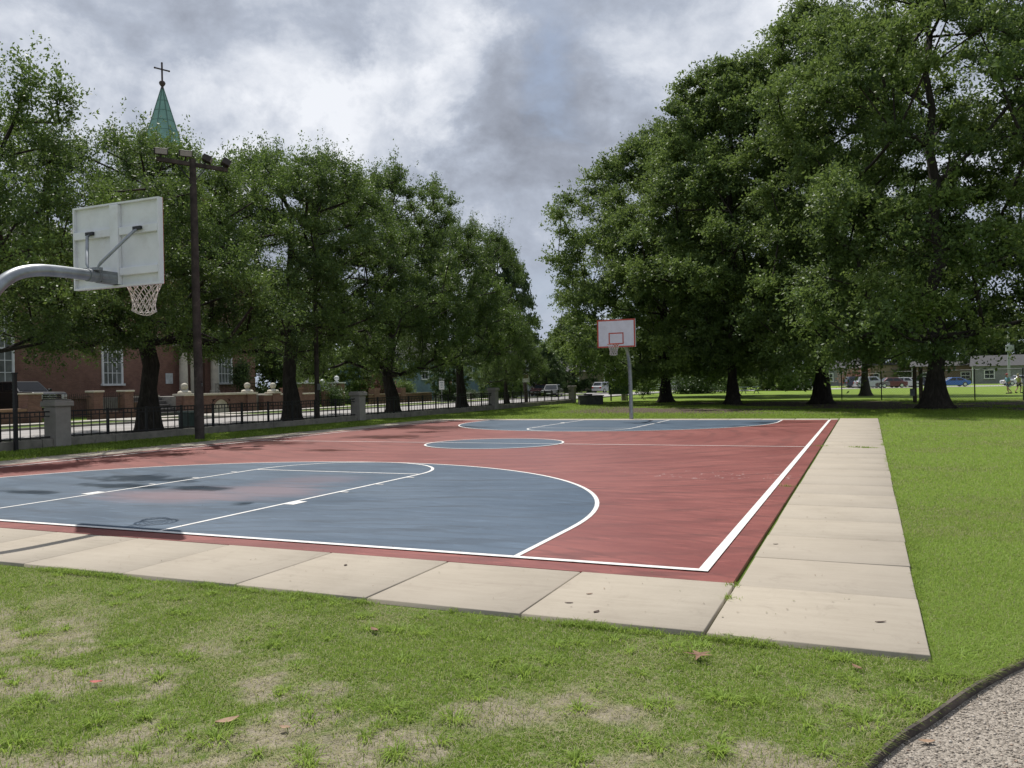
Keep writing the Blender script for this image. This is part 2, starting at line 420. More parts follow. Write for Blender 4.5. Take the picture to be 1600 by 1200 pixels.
three = [(XC + R3, 0.0), (XC + R3, SB)] + arc_pts(XC, SB, R3, 0, math.pi, 72)[1:-1] + [(XC - R3, SB), (XC - R3, 0.0)]
flip = lambda pts: [(2 * XC - x, LC - y) for x, y in pts]
sheet([three, flip(three)[::1], arc_pts(XC, LC / 2, RC, 0, 2 * math.pi, 64)[:-1]], 0.003, 'court_key_area', BLUE, 'blue painted three point areas and centre circle on the red court', 'court paint')
lines = []; zline = [0.0050]
def add_line(pts, wd, both=True, closed=False):
    zline[0] += 0.00035          # every strip a hair above the one it crosses
    qs = strip(pts, wd, closed) + (strip(flip(pts), wd, closed) if both else [])
    lines.extend([[(x, y, zline[0]) for x, y in q] for q in qs])
LW = 0.055
add_line([(XC + R3, 0.04), (XC + R3, SB)] , LW); add_line(arc_pts(XC, SB, R3, 0, math.pi, 72), LW); add_line([(XC - R3, SB), (XC - R3, 0.04)], LW)
add_line([(XC + KW, 0.04), (XC + KW, FT)], LW); add_line([(XC - KW, 0.04), (XC - KW, FT)], LW)
add_line([(XC - KW + .03, FT), (XC + KW - .03, FT)], LW); add_line(arc_pts(XC, FT, KW, 0, math.pi, 32), LW)
for s_ in (1, -1):
    add_line([(XC + s_ * (KW + .03), 2.28), (XC + s_ * (KW + .19), 2.28)], .30)
    for yb in (3.42, 4.38, 5.34): add_line([(XC + s_ * (KW + .03), yb), (XC + s_ * (KW + .17), yb)], .05)
add_line([(-WC, 0.0), (0.0, 0.0)], .075)
add_line([(0.0, -.0375), (0.0, LC + .0375)], .085, both=False); add_line([(-WC, -.0375), (-WC, LC + .0375)], .075, both=False)
add_line([(-WC + .04, LC / 2), (-.045, LC / 2)], LW, both=False)
add_line(arc_pts(XC, LC / 2, RC, 0, 2 * math.pi, 64)[:-1], LW, both=False, closed=True)
mb = MB()
for q in lines: mb.add(q, [(0, 1, 2, 3)])
tag(mb.build('court_lines', LINE), 'white painted boundary, key and three point lines on the court', 'court paint', kind='structure')

# ------------------------------------------------------------------ concrete apron of separate slabs
m, g = newmat('concrete_slab'); pos = g.node('ShaderNodeNewGeometry').outputs['Position']
rnd = g.node('ShaderNodeAttribute', attribute_name='slab').outputs['Fac']
a = g.noise(pos, 0.9, 6, .62, .3); b = g.noise(pos, 30, 4, .7); st = g.node('ShaderNodeMapping', inp={0: pos}); st.inputs['Scale'].default_value = (1.2, 9, 1)
s2 = g.noise(st.outputs[0], 1.4, 6, .7)
c = g.ramp(g.math('ADD', g.math('MULTIPLY', a, .6), g.math('MULTIPLY', s2, .4)), [(.3, (.305, .265, .21)), (.5, (.375, .330, .265)), (.7, (.43, .382, .310))])
c = g.mix(g.math('MULTIPLY', g.step(b, .5, .8), .22), c, (.28, .24, .195))
dk = g.noise(pos, 2.6, 7, .75, 1.0)
c = g.mix(g.math('MULTIPLY', g.step(dk, .54, .72), .42), c, (.23, .195, .155))
c = g.mix(g.math('MULTIPLY', rnd, .42), c, (.33, .29, .24))
g.put(g.bs.inputs['Base Color'], c); g.put(g.bs.inputs['Roughness'], .85); g.put(g.bs.inputs['Specular IOR Level'], .3)
g.put(g.bs.inputs['Normal'], g.bump(g.math('ADD', b, g.math('MULTIPLY', a, .6)), .25, .006))
SLAB = m
rr = random.Random(5)
slabs = []
J = .008
xj = [0.3 - 1.235 * i for i in range(16)]
slabs.append((xj[0] + J + .006, 1.545, -1.645, -.385 - J))
for i in range(15):
    slabs.append((max(xj[i + 1], -17.3) + J, xj[i] - J, -1.63 + rr.uniform(-.01, .01), -.335))
yj = [-.385] + [-.385 + 1.075 * i for i in range(1, 26)] + [27.2]
for a_, b_ in zip(yj[:-1], yj[1:]): slabs.append((.318 + rr.uniform(0, .008), 1.55 + rr.uniform(-.005, .005) + .004 * (a_), a_ + J, b_ - J))
for i in range(14): slabs.append((XL + .02 + 1.235 * i, min(XL + 1.235 * (i + 1), .29) - 2 * J, 26.0, 27.0 + rr.uniform(-.02, .02)))
for i in range(23): slabs.append((-17.25, XL - .03, -.32 + 1.2 * i + J, min(-.32 + 1.2 * (i + 1), 27.0) - J))
V = []; Qs = []; at = []
for (x0, x1, y0, y1) in slabs:
    b = len(V); e = .006; zt = rr.uniform(-.002, .003); sr = rr.random()
    # top inset ring gives the tooled edge
    V += [(x0, y0, -.12), (x1, y0, -.12), (x1, y1, -.12), (x0, y1, -.12), (x0, y0, zt - e), (x1, y0, zt - e), (x1, y1, zt - e), (x0, y1, zt - e), (x0 + e, y0 + e, zt), (x1 - e, y0 + e, zt), (x1 - e, y1 - e, zt), (x0 + e, y1 - e, zt)]
    for k in range(4):
        k2 = (k + 1) % 4; Qs += [(b + k, b + k2, b + 4 + k2, b + 4 + k), (b + 4 + k, b + 4 + k2, b + 8 + k2, b + 8 + k)]
    Qs.append((b + 8, b + 9, b + 10, b + 11)); at += [sr] * 12
pav = npmesh('pavement', np.array(V), np.array(Qs), SLAB, attrs={'slab': np.array(at)})
tag(pav, 'pale concrete slab walkway edging the red court', 'pavement', kind='structure')

# ------------------------------------------------------------------ gravel path, its edging board
m, g = newmat('gravel_path'); pos = g.node('ShaderNodeNewGeometry').outputs['Position']
vo = g.node('ShaderNodeTexVoronoi'); vo.inputs['Scale'].default_value = 85; g.put(vo.inputs['Vector'], pos)
a = g.noise(pos, 6, 5, .7); sepc = g.node('ShaderNodeSeparateColor', inp={0: vo.outputs['Color']})
c = g.ramp(g.math('ADD', g.math('MULTIPLY', sepc.outputs[0], .6), g.math('MULTIPLY', a, .4)), [(.2, (.16, .138, .112)), (.5, (.29, .255, .212)), (.8, (.40, .355, .30))])
g.put(g.bs.inputs['Base Color'], c); g.put(g.bs.inputs['Roughness'], .95)
g.put(g.bs.inputs['Normal'], g.bump(g.math('SUBTRACT', 1.0, vo.outputs['Distance']), .8, .012))
EP = [Vector(p) for p in EDGE]
dense = []
for i in range(len(EP) - 1):
    for k in range(6): dense.append(EP[i].lerp(EP[i + 1], k / 6))
dense.append(EP[-1])
rightside = [(p.x + 2.6 * .8, p.y - 2.6 * .75) for p in dense]
mb = MB()
for i in range(len(dense) - 1):
    a_, b_ = dense[i], dense[i + 1]
    mb.add([(a_.x, a_.y, -.058), (rightside[i][0], rightside[i][1], -.058), (rightside[i + 1][0], rightside[i + 1][1], -.058), (b_.x, b_.y, -.058)], [(0, 1, 2, 3)])
path = mb.build('path', m); tag(path, 'grey gravel footpath curving behind a low edging board', 'path', kind='structure')
EDGEM = M_('edging_board', (.085, .068, .055), .85, var=.4, scale=9, bump=.4, bscale=60, dirt=((.14, .12, .10), .5))
mb = MB()
eL = strip([p[:] for p in dense], .018)
for q in eL:
    (a0, b0, b1, a1) = q
    zt = -.018 + .006 * math.sin(a0[0] * 5)
    zt2 = -.018 + .006 * math.sin(a1[0] * 5)
    mb.add([(a0[0], a0[1], -.09), (b0[0], b0[1], -.09), (b1[0], b1[1], -.09), (a1[0], a1[1], -.09), (a0[0], a0[1], zt), (b0[0], b0[1], zt), (b1[0], b1[1], zt2), (a1[0], a1[1], zt2)],
           [(4, 5, 6, 7), (0, 4, 7, 3), (1, 2, 6, 5)])
ed = mb.build('path_edging', EDGEM); tag(ed, 'dark weathered edging board between the turf and the gravel path', 'edging')

rs = np.random.RandomState(4)
def octa(n, P, S, rs):
    base = np.array([(1, 0, 0), (-1, 0, 0), (0, 1, 0), (0, -1, 0), (0, 0, 1), (0, 0, -1)], float)
    sc = S[:, None, None] * rs.uniform(.6, 1.2, (n, 1, 3)) * np.array([1, 1, .7])
    an = rs.uniform(0, 6.28, n); c_, s_ = np.cos(an), np.sin(an)
    b = base[None] * sc * rs.uniform(.75, 1.25, (n, 6, 1))
    x = b[..., 0] * c_[:, None] - b[..., 1] * s_[:, None]; y = b[..., 0] * s_[:, None] + b[..., 1] * c_[:, None]
    V = np.stack([x, y, b[..., 2]], -1) + P[:, None, :]
    T = np.array([(0, 2, 4), (2, 1, 4), (1, 3, 4), (3, 0, 4), (2, 0, 5), (1, 2, 5), (3, 1, 5), (0, 3, 5)])
    return V.reshape(-1, 3), (T[None] + 6 * np.arange(n)[:, None, None]).reshape(-1, 3)
n = 26000
y = rs.uniform(-4.6, -0.3, n); x = edge_x(y) + .02 + rs.rand(n) ** 1.2 * 1.9
S = .0028 + .0075 * rs.rand(n) ** 4
V, T = octa(n, np.stack([x, y, np.full(n, -.056)], -1), S, rs)
m, g = newmat('gravel_stone')
tn = g.node('ShaderNodeAttribute', attribute_name='tint').outputs['Fac']
g.put(g.bs.inputs['Base Color'], g.ramp(tn, [(0, (.17, .145, .12)), (.35, (.30, .262, .215)), (.7, (.38, .335, .28)), (.93, (.50, .455, .40)), (1, (.36, .24, .17))])); g.put(g.bs.inputs['Roughness'], .85)
gs = npmesh('gravel', V, T, m, attrs={'tint': np.repeat(rs.rand(n), 6)})
tag(gs, 'loose pale gravel stones lying on the path', 'gravel', kind='stuff')

# ------------------------------------------------------------------ grass blades (real geometry near the viewer)
m, g = newmat('grass_blade'); tn = g.node('ShaderNodeAttribute', attribute_name='tint').outputs['Fac']
c = g.ramp(tn, [(0, (.50, .45, .31)), (.22, (.40, .375, .20)), (.30, (.14, .205, .030)), (.55, (.20, .29, .048)), (.8, (.265, .385, .068)), (1, (.33, .47, .10))])
g.put(g.bs.inputs['Base Color'], c); g.put(g.bs.inputs['Roughness'], .55); g.put(g.bs.inputs['Specular IOR Level'], .15)
tr = g.node('ShaderNodeBsdfTranslucent'); g.put(tr.inputs[0], g.mix(.5, c, (.36, .46, .09)))
mx = g.node('ShaderNodeMixShader', inp={0: .45}); g.l.new(g.bs.outputs[0], mx.inputs[1]); g.l.new(tr.outputs[0], mx.inputs[2]); g.l.new(mx.outputs[0], g.out.inputs[0])
GRASSM = m

def blades(P, hgt, wid, lean, az, tint, name, label):
    """P (n,3) roots; each blade is two stacked quads bending over"""
    n = len(P); d = np.stack([np.cos(az), np.sin(az), 0 * az], -1)
    face = az + np.pi / 2 + np.random.RandomState(1).uniform(-.8, .8, n)
    s_ = np.stack([np.cos(face), np.sin(face), 0 * az], -1) * (wid / 2)[:, None]
    up = np.array([0, 0, 1.0])
    mid = P + up * (hgt * .58)[:, None] + d * (lean * hgt * .30)[:, None]
    tip = P + up * (hgt * (1.0 - .35 * np.clip(lean, 0, 2)))[:, None] + d * (lean * hgt * .95)[:, None]
    V = np.stack([P - s_, P + s_, mid + s_ * .8, mid - s_ * .8, tip + s_ * .12, tip - s_ * .12], 1)
    q = np.array([(0, 1, 2, 3), (3, 2, 4, 5)])
    Q = (q[None] + 6 * np.arange(n)[:, None, None]).reshape(-1, 4)
    o = npmesh(name, V.reshape(-1, 3), Q, GRASSM, attrs={'tint': np.repeat(np.clip(tint, 0, 1), 6)})
    return tag(o, label, 'grass', kind='stuff')

def in_view(x, y, margin=1.0):
    """keeps what stands within a generous wedge round the picture"""
    d = np.stack([x - CX, y - CY], -1); z = d[:, 0] * FW[0] + d[:, 1] * FW[1]; r = d[:, 0] * RT[0] + d[:, 1] * RT[1]
    return (z > 2.6) & (np.abs(r) < z * .66 + margin)

rs = np.random.RandomState(21)
def gz_at(x, y): return ZG + (vnoise(x, y, 1.3, 11, 3) - .5) * 0.022
# 1. worn turf in front of the court
N = 760000
x = rs.uniform(-13.0, 3.2, N); y = rs.uniform(-5.6, -1.60, N)
b = bare_mask(x, y)
keep = in_view(x, y, 2.8) & (x < edge_x(y) - .015) & (rs.rand(N) < 1.0 - .74 * b) & ~((y > -1.66) & (x < 1.56))
keep &= rs.rand(N) < np.clip(1.5 - .12 * (y + 5) - .04 * np.abs(x), .45, 1)
x, y, b = x[keep], y[keep], b[keep]; n = len(x)
pat = vnoise(x, y, 1.6, 8, 3)
dry = rs.rand(n) < (.32 + .40 * b + .30 * sstep(pat, .55, .33))
hgt = np.where(dry, rs.uniform(.012, .035, n), rs.uniform(.016, .046, n) * (.7 + .6 * pat))
lean = np.where(dry, rs.uniform(.9, 2.0, n), rs.uniform(.2, 1.5, n))
tint = np.where(dry, rs.uniform(.0, .24, n), .27 + .40 * rs.rand(n) + .45 * (pat - .5))
blades(np.stack([x, y, gz_at(x, y) - .004], -1), hgt, rs.uniform(.0022, .0042, n), lean, rs.uniform(0, 6.28, n), tint, 'grass', 'short worn turf in front of the concrete walkway')
# 2. coarse bright tussocks
TX = []; TY = []; TS = []
for (px, py, s_) in ((710, 1125, 1), (820, 1055, .9), (1130, 1095, 1.5), (905, 1110, .7), (530, 1110, .6), (340, 1155, 1.1), (1000, 1055, .6), (60, 990, .9), (270, 960, .8), (200, 1010, .9), (610, 1110, 1.0), (1260, 1135, .7), (1190, 1100, .8), (1285, 1180, .6), (430, 1010, .7), (330, 930, 1.0), (620, 985, 1.0), (660, 990, 1.0), (1050, 1010, .9), (1080, 1020, 1.1),
                      (1180, 1010, .9), (1300, 1030, .8), (1450, 1035, 1.3), (1500, 1030, 1.2), (1470, 1060, 1.0), (1400, 1095, 1.0), (1350, 1130, 1.1), (1540, 1020, .8), (960, 1000, .8), (1000, 1160, .7), (900, 1190, .8), (1120, 1180, .7), (150, 1130, .9), (60, 1100, 1), (250, 1060, .9), (90, 900, .9), (180, 930, .8), (480, 950, .8), (560, 965, .7), (760, 1000, .7), (870, 1010, .7), (700, 930, .6), (740, 945, .9), (30, 1160, 1.1), (480, 1190, .9), (620, 1180, .8),
                      (1440, 940, .9), (1520, 980, .8), (1560, 880, .7), (1460, 890, .6), (1500, 800, .6), (1550, 760, .6)):
    a, b = gp(px, py, ZG); TX.append(a); TY.append(b); TS.append(s_)
for _ in range(220):
    TX.append(rs.uniform(-8.5, 2.0)); TY.append(rs.uniform(-4.8, -1.75)); TS.append(rs.uniform(.3, .75))
PX = []; H = []; LN = []; AZ = []; TN = []; W = []
for a, b, s_ in zip(TX, TY, TS):
    if b < -1.6 and a > edge_x(b) - .04: continue
    if b > -1.75 and a < 1.62: continue
    k = int(95 * s_); th = rs.uniform(0, 6.28, k); rad = np.abs(rs.normal(0, .055 * s_, k))
    PX.append(np.stack([a + rad * np.cos(th), b + rad * np.sin(th), gz_at(a + rad * np.cos(th), b + rad * np.sin(th)) - .003], -1))
    H.append(rs.uniform(.028, .070, k) * (.55 + .45 * s_)); LN.append(rs.uniform(.5, 1.9, k)); AZ.append(th + rs.uniform(-.6, .6, k)); TN.append(rs.uniform(.50, 1.0, k)); W.append(rs.uniform(.0045, .008, k))
for px, py, k0 in ((1283, 697, .5), (1345, 699, .9), (1360, 700, .6), (1232, 760, .35), (1140, 935, .25), (1148, 915, .2)):
    a, b = gp(px, py); k = int(160 * k0); xx = a + rs.normal(0, .16 * k0, k); yy = b + rs.normal(0, .03, k)
    PX.append(np.stack([xx, yy, np.full(k, -.01)], -1)); H.append(rs.uniform(.02, .06, k)); LN.append(rs.uniform(.3, 1.8, k)); AZ.append(rs.uniform(0, 6.28, k)); TN.append(rs.uniform(.3, .8, k)); W.append(rs.uniform(.006, .012, k) * (.4 + k0))
blades(np.concatenate(PX), np.concatenate(H), np.concatenate(W), np.concatenate(LN), np.concatenate(AZ), np.concatenate(TN), 'tussock_grass', 'coarse bright green grass tufts scattered over the worn turf')
# 3. fringe that hangs over the slab edge, lawn right of the walkway
n = 34000
t = rs.rand(n); side = rs.rand(n) < .50
x = np.where(side, rs.uniform(-11, 1.6, n), 1.565 + .004 * 5 + rs.rand(n) * .09 - .03); y = np.where(side, -1.64 - rs.rand(n) * .07, -1.65 + rs.rand(n) ** 1.6 * 22)
cl_ = vnoise(x, y, 2.3, 44, 3); kk = rs.rand(n) < sstep(cl_, .38, .62); x, y, side, cl_ = x[kk], y[kk], side[kk], cl_[kk]; n = len(x)
blades(np.stack([x, y, np.full(n, ZG)], -1), rs.uniform(.02, .06, n) * (.5 + cl_), rs.uniform(.003, .0055, n) * np.where(side, 1, 1 + .08 * (y + 1.6)), rs.uniform(.4, 1.8, n), rs.uniform(0, 6.28, n), rs.uniform(.3, .95, n), 'edge_grass', 'grass fringe growing along the walkway edge')
N = 1700000
u = rs.rand(N); y = -1.9 + 29.5 * u ** 1.7; x = 1.57 + rs.rand(N) * (4.6 + .42 * (y + 3))
d = np.hypot(x - CX, y - CY)
keep = in_view(x, y, 3.4) & ~((y < 3.0) & (x > edge_x(y) - .02)) & (x > 1.56 + .004 * y) & (rs.rand(N) < np.clip(9 / d, 0, 1) + .05) & (rs.rand(N) > bare_mask(x, y))
x, y, d = x[keep], y[keep], d[keep]; n = len(x)
pat = vnoise(x, y, .8, 15, 4)
dry = rs.rand(n) < .16 + .30 * sstep(pat, .52, .3)
tint = np.where(dry, rs.uniform(.02, .24, n), .38 + .42 * rs.rand(n) + .55 * (pat - .45))
sc = np.clip(d / 7, .9, 3.2)
tint = tint + np.where(dry, .05, .26)
blades(np.stack([x, y, gz_at(x, y) - .004], -1), rs.uniform(.025, .055, n) * (.8 + .2 * sc), rs.uniform(.003, .005, n) * sc, rs.uniform(.2, 1.4, n), rs.uniform(0, 6.28, n), tint, 'lawn_grass', 'bright mown lawn to the right of the concrete walkway')
ne = 5200; ye = rs.uniform(-4.0, -.6, ne); xe = edge_x(ye) - .012 - rs.rand(ne) ** 2 * .10 - .005
kk = rs.rand(ne) < sstep(vnoise(xe, ye, 3.0, 45, 3), .36, .6); xe, ye = xe[kk], ye[kk]; ne = len(xe)
blades(np.stack([xe, ye, np.full(ne, ZG - .004)], -1), rs.uniform(.02, .05, ne), rs.uniform(.0028, .005, ne), rs.uniform(.3, 1.7, ne), rs.uniform(-1.8, 1.0, ne), rs.uniform(.1, .95, ne), 'edging_grass', 'grass spilling over the dark edging board by the gravel')
# 4. farther turf: strip by the fence wall and the grass beyond the court
N = 200000
k = N // 4
x = np.concatenate([rs.uniform(-20.6, -17.5, k), rs.uniform(-20, 14, N - k)]); y = np.concatenate([rs.uniform(2, 28, k), 27.1 + rs.rand(N - k) ** 1.6 * 30])
keep = in_view(x, y, 3.0) & (rs.rand(N) > bare_mask(x, y) * .97)
x, y = x[keep], y[keep]; n = len(x); pat = vnoise(x, y, .5, 16, 4)
blades(np.stack([x, y, np.full(n, ZG)], -1), rs.uniform(.05, .10, n), rs.uniform(.012, .022, n), rs.uniform(.3, 1.2, n), rs.uniform(0, 6.28, n), .36 + .4 * rs.rand(n) + .5 * (pat - .5), 'far_grass', 'mown grass beyond the court and along the fence wall')

# ------------------------------------------------------------------ trees
def leaf_mat(name, lo, mid, hi, trans=.28, rough=.5, spec=.28):
    m, g = newmat(name); tn = g.node('ShaderNodeAttribute', attribute_name='tint').outputs['Fac']
    c = g.ramp(tn, [(0.05, lo), (.5, mid), (.95, hi)])
    g.put(g.bs.inputs['Base Color'], c); g.put(g.bs.inputs['Roughness'], rough); g.put(g.bs.inputs['Specular IOR Level'], spec)
    tr = g.node('ShaderNodeBsdfTranslucent'); g.put(tr.inputs[0], g.mix(.6, c, tuple(x * 1.5 for x in hi)))
    mx = g.node('ShaderNodeMixShader', inp={0: trans}); g.l.new(g.bs.outputs[0], mx.inputs[1]); g.l.new(tr.outputs[0], mx.inputs[2]); g.l.new(mx.outputs[0], g.out.inputs[0])
    return m
LEAF_OAK = leaf_mat('leaf_tall_oak', (.036, .066, .023), (.094, .150, .043), (.205, .280, .068), trans=.30)
LEAF_LIVE = leaf_mat('leaf_live_oak', (.029, .052, .022), (.071, .118, .036), (.170, .250, .052), trans=.28, rough=.5, spec=.28)
LEAF_DARK = leaf_mat('leaf_dark', (.030, .055, .022), (.055, .092, .032), (.095, .145, .042), trans=.22)
m, g = newmat('bark'); co = coords(g)
mp = g.node('ShaderNodeMapping', inp={0: co}); mp.inputs['Scale'].default_value = (1, 1, .22)
a = g.noise(mp.outputs[0], 9, 7, .7, .6); b = g.noise(co, 1.2, 5, .6)
c = g.ramp(g.math('ADD', g.math('MULTIPLY', a, .75), g.math('MULTIPLY', b, .25)), [(.3, (.018, .016, .013)), (.5, (.042, .036, .031)), (.7, (.085, .074, .063))])
g.put(g.bs.inputs['Base Color'], c); g.put(g.bs.inputs['Roughness'], .95); g.put(g.bs.inputs['Specular IOR Level'], .2); g.put(g.bs.inputs['Normal'], g.bump(a, 1.0, .06))
BARK = m

def tree_parts(seed, H, R, z0, nclump, ntwig, nleaf, L, trunk_r, prof, leaf, rho=.13, up=.35, top_sprig=0.0, trunk_h=.8, lean=(0, 0), lobes=.2, flat=.75, flare=1.75, fill=.36, bend=.25):
    """returns (trunk mesh, crown mesh): trunk with limbs reaching every leaf clump; crown of single leaves along twigs"""
    rs = np.random.RandomState(seed)
    ph = rs.uniform(0, 6.28, 8)
    def rmax(az, s):
        lo = 1 + lobes * (np.sin(2 * az + ph[0] + 3 * s) * .5 + np.sin(3 * az + ph[1] - 5 * s) * .45 + np.sin(5 * az + ph[2] + 7 * s) * .35 + np.sin(9 * s + ph[3]) * .3)
        return R * np.interp(s, prof[0], prof[1]) * lo
    C = []; tries = 0; dmin = R * rho * .80
    while len(C) < nclump and tries < nclump * 40:
        tries += 1
        s = rs.rand() ** .9; az = rs.uniform(0, 6.28); q = rs.rand() ** fill
        r = rmax(az, s) * q * .93
        p = np.array([r * math.cos(az) + lean[0] * s, r * math.sin(az) + lean[1] * s, z0 + s * (H - z0) * .97])
        p[2] -= .10 * R * (q ** 2) * (1 - s)                     # outer limbs hang
        if C and np.min(np.linalg.norm((np.array(C) - p) * np.array([1, 1, 1.25]), axis=1)) < dmin * (.7 + .5 * rs.rand()): continue
        C.append(p)
    C = np.array(C); n = len(C)
    s_ = np.clip((C[:, 2] - z0) / (H - z0), 0, 1)
    # ---- skeleton
    nodes = []; par = []
    K = 10
    wob = rs.normal(0, .008 * H, (K + 1, 2)); wob[0] = 0; wob[1] *= .3
    for k in range(K + 1):
        z = H * trunk_h * k / K
        nodes.append(np.array([wob[k, 0] + lean[0] * k / K * .6, wob[k, 1] + lean[1] * k / K * .6, z])); par.append(k - 1)
    order = np.argsort(np.hypot(C[:, 0], C[:, 1]) + .15 * C[:, 2])
    for ci in order:
        c = C[ci]; N = np.array(nodes); v = c - N; dist = np.linalg.norm(v, axis=1)
        cost = dist + 1.3 * np.maximum(0, N[:, 2] - c[2] + .25 * dist) + np.where(N[:, 2] < z0 * .8, 99, 0) + .35 * np.abs(np.arange(len(N)) < 3)
        j = int(np.argmin(cost)); a = nodes[j]
        st = max(1, int(dist[j] / (R * .16)))
        prev = j
        for q in range(1, st + 1):
            t = q / st; p = a + (c - a) * t; p = p + np.array([0, 0, -bend * dist[j] * t * (1 - t)]) + (rs.normal(0, .03 * dist[j], 3) if q < st else 0)
            nodes.append(p); par.append(prev); prev = len(nodes) - 1
    cnt = np.zeros(len(nodes)); kids = np.bincount(np.array(par)[1:], minlength=len(nodes))
    for i in range(len(nodes) - 1, 0, -1):
        if kids[i] == 0: cnt[i] += 1
        cnt[par[i]] += cnt[i]
    rad = trunk_r * .80 * np.sqrt(np.maximum(cnt, .5) / cnt[0]); rad = np.maximum(rad, trunk_r * .022)
    mb = MB()
    tp = []; tr_ = []
    tz = [0, .02, .05, .10, .2, .4, .7, 1.0]
    for k in range(K + 1):
        a = nodes[k]; rr_ = max(rad[k], trunk_r * (1 - .85 * k / K) * .9)
        if k == 0:
            for z, f in ((-.15, flare * 1.12), (.08, flare), (.25, 1 + (flare - 1) * .62), (.55, 1 + (flare - 1) * .34), (1.0, 1 + (flare - 1) * .14)):
                tp.append((a[0], a[1], z * max(1, trunk_r * 2.0))); tr_.append(trunk_r * f)
        elif a[2] > 1.3: tp.append(tuple(a)); tr_.append(rr_)
    nb = len(mb.v); mb.tube(tp, tr_, 18)
    # buttressed, uneven base
    for i in range(nb, len(mb.v)):
        x, y, z = mb.v[i]; az = math.atan2(y, x); k = math.exp(-max(z, 0) / .8)
        f = 1 + k * (.16 * math.sin(3 * az + ph[4]) + .12 * math.sin(5 * az + ph[5]) + .07 * math.sin(8 * az + ph[6])) + .04 * math.sin(7 * az + z * 3)
        mb.v[i] = (x * f, y * f, z)
    # branches as chains
    done = set()
    for i in range(K + 1, len(nodes)):
        if i in done: continue
        ch = [par[i], i]; done.add(i); cur = i
        while True:
            nx_ = [j for j in range(cur + 1, min(cur + 2, len(nodes))) if par[j] == cur]
            if not nx_: break
            ch.append(nx_[0]); done.add(nx_[0]); cur = nx_[0]
        rr_ = [rad[q] for q in ch]; rr_[0] = min(rad[ch[0]], rr_[1] * 1.25)
        mb.tube([tuple(nodes[q]) for q in ch], rr_, 6 if rr_[0] > .06 else 4, cap=False)
    # ---- leaves
    out = C - np.array([0, 0, z0 + .35 * (H - z0)]); out /= np.linalg.norm(out, axis=1)[:, None] + 1e-6
    ct = rs.rand(n)
    tot = n * ntwig
    ci = np.repeat(np.arange(n), ntwig)
    v = rs.normal(0, 1, (tot, 3)); v /= np.linalg.norm(v, axis=1)[:, None]
    v = v + out[ci] * .55 + np.array([0, 0, up]); v[:, 2] *= flat; v /= np.linalg.norm(v, axis=1)[:, None]
    ln = R * rho * rs.uniform(.55, 1.45, tot)
    if top_sprig:
        k = (s_[ci] > .62) & (rs.rand(tot) < .16); v[k] = v[k] * .35 + np.array([0, 0, 1.0]); v[k] /= np.linalg.norm(v[k], axis=1)[:, None]; ln[k] *= 1 + top_sprig * rs.rand(k.sum())
    ti = np.repeat(np.arange(tot), nleaf); m_ = len(ti)
    t = rs.rand(m_) ** .62
    p = C[ci][ti] + v[ti] * (ln[ti] * t)[:, None] + rs.normal(0, 1, (m_, 3)) * (R * rho * .085) + np.array([0, 0, -1]) * (.10 * ln[ti] * t ** 2)[:, None]
    a = rs.normal(0, 1, (m_, 3)) + v[ti] * .8; a /= np.linalg.norm(a, axis=1)[:, None]
    nn = rs.normal(0, 1, (m_, 3)) + np.array([0, 0, .75]); b = np.cross(nn, a); b /= np.linalg.norm(b, axis=1)[:, None]
    Ls = L * rs.uniform(.6, 1.3, m_)[:, None]; Wd = Ls * rs.uniform(.40, .62, m_)[:, None]
    V = np.stack([p - a * Ls * .5, p + b * Wd * .5 - a * Ls * .04, p + a * Ls * .5, p - b * Wd * .5 - a * Ls * .04], 1)
    tint = np.clip(.50 * ct[ci][ti] + .30 * rs.rand(tot)[ti] + .30 * rs.rand(m_) - .05, 0, 1)
    Q = np.arange(4 * m_).reshape(-1, 4)
    tk = mb.build('trunk', BARK, smooth=True)
    cr = npmesh('crown', V.reshape(-1, 3), Q, leaf, attrs={'tint': np.repeat(tint, 4)})
    mt, mc = tk.data, cr.data
    bpy.data.objects.remove(tk); bpy.data.objects.remove(cr)
    return mt, mc

def plant_tree(name, parts, loc, label, rz=0.0, sc=(1, 1, 1), group=None, cat='tree'):
    o = thing(name, (loc[0], loc[1], ZG if len(loc) < 3 else loc[2]), label, cat, group, rz); o.scale = sc
    for nm, me in zip(('trunk', 'crown'), parts):
        c = bpy.data.objects.new(nm, me); COL.objects.link(c); c.parent = o
    return o

P_OAK = ([0, .12, .3, .5, .72, .88, 1.0], [.62, .92, 1.0, .95, .74, .48, .12])
P_LIVE = ([0, .15, .35, .6, .8, .93, 1.0], [.72, .97, 1.0, .96, .82, .58, .22])
P_TALL = ([0, .2, .45, .7, .9, 1.0], [.5, .85, 1, .8, .45, .1])
GO = 'tall oaks in a row beyond the court'
plant_tree('oak_tree', tree_parts(101, 22.5, 9.6, 3.4, 250, 36, 27, .185, .45, P_OAK, LEAF_OAK, rho=.13, flat=.6, up=.25, lobes=.28), (4.32, 37.55), 'tall oak with a thick flared trunk, beyond the end of the concrete walkway', 0.4, group=GO)
plant_tree('oak_tree', tree_parts(102, 25.0, 9.2, 3.2, 280, 36, 26, .195, .46, P_OAK, LEAF_OAK, rho=.13, flat=.6, up=.25, lobes=.28), (-1.24, 47.8), 'very tall oak behind the far right court corner, beside the first chain link post', 1.9, group=GO)
plant_tree('oak_tree', tree_parts(103, 22.5, 7.6, 3.2, 240, 34, 25, .20, .34, P_OAK, LEAF_OAK, rho=.14, flat=.6, up=.25, lobes=.28), (-6.7, 48.1), 'oak with the slimmest trunk of the row, right of the far hoop post', 0.0, group=GO)
OAKD = tree_parts(104, 20.8, 9.4, 2.6, 290, 34, 25, .205, .40, P_OAK, LEAF_OAK, rho=.13, flat=.6, up=.25, lobes=.26)
